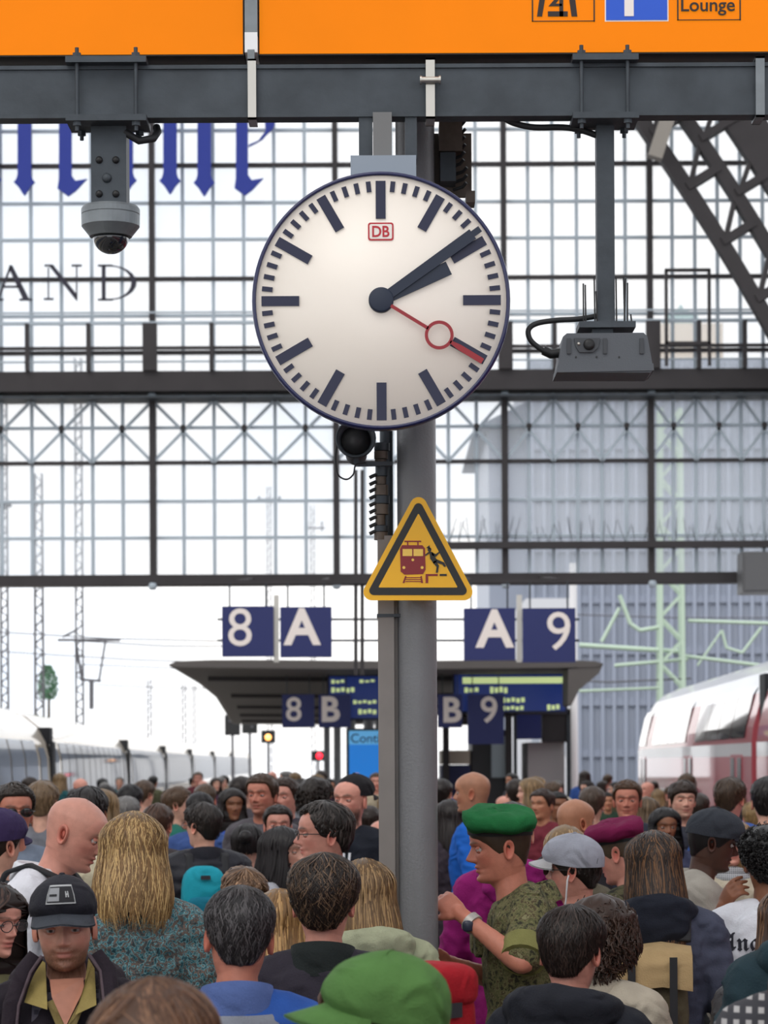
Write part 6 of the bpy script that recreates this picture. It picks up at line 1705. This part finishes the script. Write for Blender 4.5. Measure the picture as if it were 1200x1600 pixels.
# --- 17 man in dark cap and pale coat
person('dark skinned man in charcoal flat brimmed cap and pale grey coat', 1084, 1250, 385, 98, 0, 12, 0, 'dark', dict(kind='buzz', rgb=(30, 26, 26), th=.004, hl='under_hat'), baseball_cap((52, 56, 64), (38, 40, 48), flat=True, line=(.68, .62, .58, .58), length=.072, off=.016, half=54), ('coat', cloth((168, 162, 152))), topoff=.036, hshift=.04, head_kw=dict(brow=(24, 20, 18), scalp=.7, scalp_rgb=(34, 28, 26)), extra=lambda root, R: collar(root, cloth((150, 146, 150)), 'crew'))
# --- 18 white T-shirt with blackletter print
def ex18(root, R):
    collar(root, cloth((226, 228, 234), var=.1), 'crew')
    on_garment(root, 'print', '\U0001D56C\U0001D593\U0001D58C\U0001D58A\U0001D591', mat('print_ink', (34, 34, 46), .8), 1, .085, 1.345, .215, garment('tee', 'raise'))
person('person with black curly hair in white T-shirt with blackletter print', 1200, 1283, 440, 178, 0, 4, 0, 'brown', dict(kind='afro', rgb=(26, 22, 22), th=.020, n=700, seed=18), None, ('tee', cloth((224, 226, 234), var=.1)), pose='raise', topoff=.03, curl=(.9, .5), extra=ex18)
# --- 19 woman in black leather jacket
r = person('long brown haired woman in black leather jacket at the white T-shirt', 1238, 1378, 580, 172, 0, 4, 0, 'fair', dict(kind='long', rgb=(84, 58, 44), rgb2=(124, 90, 64), th=.018, length=.20, n=500, seed=19, wave=.08), None, ('jacket', cloth((34, 30, 34), 'black_leather', .45, spec=.5)), fem=True, topoff=.02)
backpack(r, 'dark green bag with yellow edged strap on the leather jacket', cloth((58, 76, 60)), cloth((168, 150, 52)), (.09, .05, .15), z=1.26, strap_m=cloth((150, 136, 52)), x=-.02)
# --- 20 teal hoodie, 21 plaid shoulder
person('person in dark teal hooded sweatshirt near the leather jacket', 1290, 1300, 660, 176, 0, 4, 0, 'fair', dict(kind='short', rgb=(60, 44, 36), n=200, seed=20), None, ('hoodie', (34, 54, 62)), extra=lambda root, R: hood(root, cloth((36, 58, 66)), 1.2))
person('woman with loose auburn hair and plaid strap top', 1306, 1312, 830, 170, 0, 4, 0, 'pink', dict(kind='long', rgb=(106, 68, 46), rgb2=(140, 96, 66), th=.024, length=.26, n=400, seed=21, wave=.15), None, ('tee', stripes('plaid', (168, 166, 166), (52, 52, 58), 14, True)), fem=True)
# --- soldier in maroon beret
person('soldier in maroon beret with shaved neck looking down', 985, 1264, 410, -125, 0, 16, 0, 'pink', dict(kind='buzz', rgb=(110, 92, 72), th=.004, hl='under_hat'), beret((120, 24, 72), 1, False), ('jacket', camo_mat('camouflage_dark', [(40, 40, 36), (70, 70, 52), (88, 84, 62), (54, 48, 38)], 20)), topoff=.045, head_kw=dict(scalp=.6, scalp_rgb=(110, 88, 70)), lod=.7)
person('bald man with tanned scalp looking away behind the grey cap', 897, 1248, 318, 128, 0, 2, 0, 'tan', None, None, ('jacket', (42, 40, 46)), topoff=0, head_kw=dict(scalp=.3, scalp_rgb=(130, 90, 66)), lod=.7)
person('blonde person half hidden behind the grey cap', 883, 1288, 350, 170, 0, 0, 0, 'fair', dict(kind='long', rgb=(178, 142, 98), rgb2=(206, 172, 128), th=.016, length=.06, n=160, seed=23), None, ('jacket', (90, 84, 70)), fem=True, lod=.5)
person('bald man in bright blue T-shirt beside the column', 741, 1206, 262, -112, 0, 2, 0, 'tan', None, None, ('tee', cloth((28, 96, 190))), pose='elbow', topoff=0, head_kw=dict(scalp=.35, scalp_rgb=(120, 88, 70)), legs=(54, 60, 74), lod=.7)
# --- middle distance, faces
def mid(label, cx, yt, s, yaw, skin, hair, top, pitch=0, fem=False, extra=None, hat=None, hk=None, toff=.016, hy=0, pose='down', lod=.62, **kw):
    return person(label, cx, yt, s, yaw, hy, pitch, 0, skin, hair, hat, top, pose=pose, fem=fem, extra=extra, head_kw=hk, topoff=toff, lod=lod, **kw)
def SH(rgb, seed, n=170, th=.013, **k): return dict(kind='short', rgb=rgb, seed=seed, n=n, th=th, **k)
def LG(rgb, seed, n=170, L=.14, **k): return dict(kind='long', rgb=rgb, seed=seed, n=n, length=L, th=.016, **k)
mid('man in profile with glasses and swept back greying hair', 508, 1251, 400, -82, 'pink', SH((56, 48, 44), 26, 420, .015, rgb2=(78, 70, 66), hl='receding'), ('jacket', (70, 74, 88)), extra=lambda root, R: glasses(root, R), lod=.9, hk=dict(brow=(80, 70, 62)))
mid('serious man facing the viewer with short dark hair and dark coat', 434, 1256, 268, 6, 'pink', SH((50, 38, 32), 27), ('jacket', (34, 36, 44)), lod=.8)
mid('man with short ginger brown hair in three quarter view', 410, 1207, 255, -22, 'ruddy', SH((92, 66, 48), 28), ('jacket', (88, 84, 90)), hk=dict(beard=.4), lod=.8)
mid('man with short brown hair next to the ginger haired man', 447, 1213, 238, -28, 'pink', SH((72, 52, 42), 29), ('jacket', (60, 56, 66)))
mid('man with bushy dark curly hair turned away', 492, 1208, 248, 152, 'fair', dict(kind='curly', rgb=(52, 40, 34), th=.022, n=220, seed=30), ('jacket', (64, 60, 64)), toff=.04)
mid('bearded man in backward black cap and black jacket with white print', 548, 1206, 282, -30, 'pink', None, ('jacket', (26, 30, 40)), hk=dict(beard=.9, beard_rgb=(60, 46, 40)), hat=lambda root, R: baseball_cap((28, 26, 30), line=(.66, .62, .60, .60))(root, R @ rot_head(180, 0, 0)), toff=.034, lod=.8, extra=lambda root, R: on_garment(root, 'print', 'III', mat('white_print', (214, 216, 222), .8), -1, .03, 1.33, .07, garment('jacket', 'down')))
mid('dark haired woman with a low bun seen from behind', 386, 1285, 290, 178, 'fair', dict(kind='bun', rgb=(34, 28, 30), seed=32, n=200, th=.014), ('jacket', (70, 92, 110)), fem=True)
mid('woman with long black hair and striped top looking right', 440, 1290, 340, 70, 'fair', LG((36, 30, 32), 33, 260, .18), ('shirt', stripes('striped_top', (214, 214, 220), (84, 88, 104), 34)), fem=True)
mid('person with fine light brown hair looking down behind the greying man', 376, 1343, 430, 14, 'pink', SH((132, 98, 72), 34, 420, .014, rgb2=(156, 122, 94)), ('jacket', (120, 112, 100)), pitch=24, fem=True, lod=.8)
r = mid('man with dark hair and glasses in black puffer jacket', 320, 1252, 300, -170, 'fair', SH((50, 40, 36), 35, 300), ('puffer', cloth((34, 34, 42), rough=.5)), hy=34, extra=lambda root, R: (glasses(root, R), collar(root, cloth((36, 36, 44)), 'stand')))
backpack(r, 'turquoise backpack on the man in black puffer jacket', cloth((30, 152, 172), var=.2), cloth((24, 112, 136)), (.115, .09, .18), z=1.26, x=.03, lid=False)
mid('blonde woman with ponytail and blue collar between two dark haired men', 436, 1388, 530, 166, 'fair', LG((164, 122, 74), 37, 420, .08, rgb2=(196, 154, 100)), ('jacket', (38, 62, 150)), fem=True, lod=.7, extra=lambda root, R: collar(root, cloth((40, 66, 160)), 'stand'))
mid('man with dark cropped hair in cream shirt behind the bald man', 137, 1227, 330, 176, 'tan', SH((40, 32, 30), 38, 300), ('shirt', cloth((206, 196, 168), var=.15)))
mid('tanned man in dark sunglasses at the train side', 20, 1221, 350, 22, 'ruddy', SH((66, 54, 46), 39, 240), ('shirt', (120, 132, 150)), extra=lambda root, R: glasses(root, R, True), lod=.8)
mid('person in purple knitted cap below the man in sunglasses', -6, 1258, 420, 150, 'fair', SH((60, 48, 42), 40, 60, .005, hl='under_hat'), ('jacket', (104, 98, 90)), hat=baseball_cap((58, 44, 84), line=(.66, .62, .58, .56), length=.06), toff=.034)
mid('person with tousled sandy hair behind the bald man', 66, 1218, 268, 172, 'fair', SH((150, 122, 92), 41), ('jacket', (110, 112, 120)))
mid('clean shaven man facing the viewer in dark suit before the red train', 980, 1217, 250, -8, 'ruddy', SH((98, 68, 46), 42), ('jacket', (44, 48, 62)), lod=.8, extra=lambda root, R: collar(root, cloth((214, 214, 222)), 'shirt'))
mid('young man with brown fringe facing the viewer before the red train', 1066, 1218, 240, 8, 'fair', SH((66, 48, 38), 43, hl='fringe'), ('jacket', (54, 56, 66)), lod=.8, hk=dict(beard=.35))
mid('man with brown hair and blue collar seen from behind at the red train', 1140, 1213, 258, 152, 'pink', SH((86, 66, 50), 44), ('jacket', (60, 92, 164)), extra=lambda root, R: collar(root, cloth((64, 98, 172)), 'stand'))
mid('person with short blond hair next to the blue collared man', 1180, 1250, 232, 170, 'fair', SH((190, 154, 104), 45), ('jacket', (92, 96, 112)))
mid('person with black hair in navy jacket by the train door', 1200, 1212, 290, 160, 'fair', SH((34, 28, 28), 46), ('jacket', NAVY))
mid('blonde woman in sunglasses and patterned scarf facing the viewer', 1146, 1279, 320, -8, 'pink', LG((196, 152, 104), 47, 240, .03), ('coat', cloth((188, 178, 158))), fem=True, extra=lambda root, R: (glasses(root, R, True), collar(root, stripes('scarf_print', (52, 54, 62), (176, 178, 182), 30, True), 'scarf', 'scarf')))
mid('woman with black hair and bright face behind the maroon beret', 1038, 1260, 262, 10, 'brown', LG((26, 22, 24), 48, 200, .10), ('jacket', (62, 66, 92)), fem=True)
# --- further back, looser list: x, top, px per metre, yaw, skin, hair colour or None, top colour, hair kind
MIDS = [(925, 1227, 230, 165, 'fair', (96, 76, 62), (46, 46, 56), 's', 'man with brown hair in charcoal jacket under the lamp post'),
        (848, 1231, 205, -40, 'tan', (70, 50, 42), (110, 40, 52), 's', 'person in burgundy jacket behind the green beret'),
        (870, 1236, 190, 20, 'brown', (30, 26, 26), (50, 60, 90), 's', 'person with black hair and brown skin in dark blue jacket'),
        (703, 1248, 250, -150, 'fair', (44, 34, 32), (60, 52, 60), 'l', 'woman with long dark hair beside the blue T-shirt'),
        (246, 1254, 280, 165, 'pink', (92, 62, 46), (66, 60, 62), 's', 'person with reddish brown hair behind the blonde woman'),
        (198, 1243, 235, 178, 'fair', (146, 142, 140), (80, 74, 80), 's', 'person with grey hair behind the blonde woman'),
        (203, 1224, 215, 170, 'fair', (30, 26, 30), (38, 38, 48), 's', 'person with black hair by the dark train door'),
        (276, 1228, 225, 100, 'fair', (110, 82, 60), (34, 104, 92), 's', 'person with light brown hair in bottle green jacket'),
        (312, 1236, 240, 170, 'fair', (36, 30, 32), (60, 84, 140), 's', 'person with black hair in mid blue jacket'),
        (362, 1230, 215, 20, 'brown', (44, 34, 32), (64, 92, 176), 'l', 'person with dark hair in bright blue top beyond the bun'),
        (376, 1212, 190, 160, 'fair', (52, 40, 36), (70, 66, 72), 's', 'person with dark brown hair in grey jacket by the train tail'),
        (160, 1232, 250, 172, 'fair', (168, 136, 96), (60, 62, 74), 'l', 'person with long blond hair beside the cream shirt'),
        (224, 1218, 180, 150, 'fair', (104, 80, 62), (84, 60, 60), 's', 'person with brown hair in dusty red jacket by the train'),
        (1010, 1244, 215, -160, 'fair', (120, 96, 70), (54, 58, 60), 'l', 'woman with long light brown hair behind the maroon beret'),
        (577, 1258, 225, 175, 'pink', (58, 42, 36), (206, 206, 214), 's', 'person in white top close to the column'),
        (1092, 1238, 198, 170, 'fair', (66, 52, 44), (84, 84, 96), 's', 'person with brown hair in slate jacket near the red train'),
        (806, 1216, 175, 172, 'fair', (60, 46, 40), (44, 46, 56), 's', 'person with dark brown hair in dark jacket in front of the shelter'),
        (690, 1216, 185, 165, 'fair', (46, 36, 34), (36, 40, 54), 's', 'person with dark hair in dark blue jacket in front of the shelter')]
for i, (cx, yt, s, yaw, skin, hrgb, trgb, hk, lab) in enumerate(MIDS):
    mid(lab, cx, yt, s, yaw, skin, SH(hrgb, 60+i, 110) if hk == 's' else LG(hrgb, 60+i, 110), ('jacket', trgb), lod=.5, fem=hk == 'l')
# --- far crowd: copies of a few figures with other clothes
protos = []
for i, (skin, hair_, fem, gk) in enumerate((('fair', SH((48, 38, 34), 80, 60), False, 'jacket'), ('pink', SH((104, 80, 60), 81, 60), False, 'hoodie'), ('fair', LG((170, 138, 98), 82, 70), True, 'jacket'), ('tan', SH((34, 30, 30), 83, 60), False, 'jacket'), ('fair', LG((62, 46, 38), 84, 70), True, 'coat'), ('pink', None, False, 'jacket'), ('fair', SH((150, 146, 142), 85, 60), False, 'jacket'))):
    protos.append((skin, hair_, fem, gk))
HNAME = ['dark brown hair', 'light brown hair', 'long blond hair', 'black hair', 'long brown hair', 'bald head', 'grey hair']
COLS = [('navy', (34, 40, 60)), ('charcoal', (48, 48, 54)), ('olive', (84, 84, 62)), ('burgundy', (96, 40, 50)), ('blue', (52, 84, 150)), ('beige', (168, 156, 134)), ('grey', (116, 118, 124)), ('black', (30, 30, 34)), ('brown', (84, 62, 48)), ('teal', (36, 84, 90)), ('dark green', (40, 62, 48)), ('plum', (70, 44, 70)), ('cream', (200, 192, 172)), ('rust', (132, 72, 46))]
COMBO = [(i, c) for i in range(7) for c in range(len(COLS))]; random.Random(5).shuffle(COMBO)
rnd = random.Random(21); first = {}; placed = [(o.location.x, o.location.y) for o in bpy.data.objects if o.name.startswith('person')]
tries = 0; nfar = 0
while nfar < 95 and tries < 6000:
    tries += 1
    d = rnd.uniform(15.5, 47) if nfar < 80 else rnd.uniform(40, 58); x = rnd.uniform(max(XL(d)+.6, -.165*d), min(XR(d)-.6, .165*d))
    if any((x-a)**2+(d-b)**2 < .62**2 for a, b in placed): continue
    if abs(x-colx) < .5 and abs(d-DCol) < .6: continue
    if d > 48 and -1.2 < x < 4.6: continue
    if d > 45 and (abs(x) < 1.0): continue
    # keep the open view onto nearer named faces: only stand lower than the crowd line
    placed.append((x, d)); nfar += 1
    pi, ci_ = COMBO[nfar-1]; cn, cr = COLS[ci_]; yaw = rnd.choice((180, 170, 150, -150, 195, 0, 20, -60, 90, -90))
    H = rnd.uniform(1.56, 1.84); lab = 'person with %s in %s jacket in the far crowd' % (HNAME[pi], cn); grp = 'people of the far crowd'
    if pi not in first:
        skin, hair_, fem, gk = protos[pi]
        px = 600+x/d*F_PX
        r = person(lab, px, 1220, F_PX/d, yaw, skin=skin, hair=hair_, top=(gk, cr), fem=fem, lod=.42, group=grp, hscale=H/1.77)
        r.location = (x, d, 0); first[pi] = r
    else:
        src = first[pi]; r = src.copy(); COL.objects.link(r); r.location = (x, d, 0); r.rotation_euler = (0, 0, math.radians(yaw)); r.scale = (H/1.77,)*3
        r['label'] = lab; r['group'] = grp
        for ch in src.children:
            c = ch.copy(); COL.objects.link(c); c.parent = r
            if c.name.startswith(('jacket', 'hoodie', 'coat')): omat(c, cloth(cr))
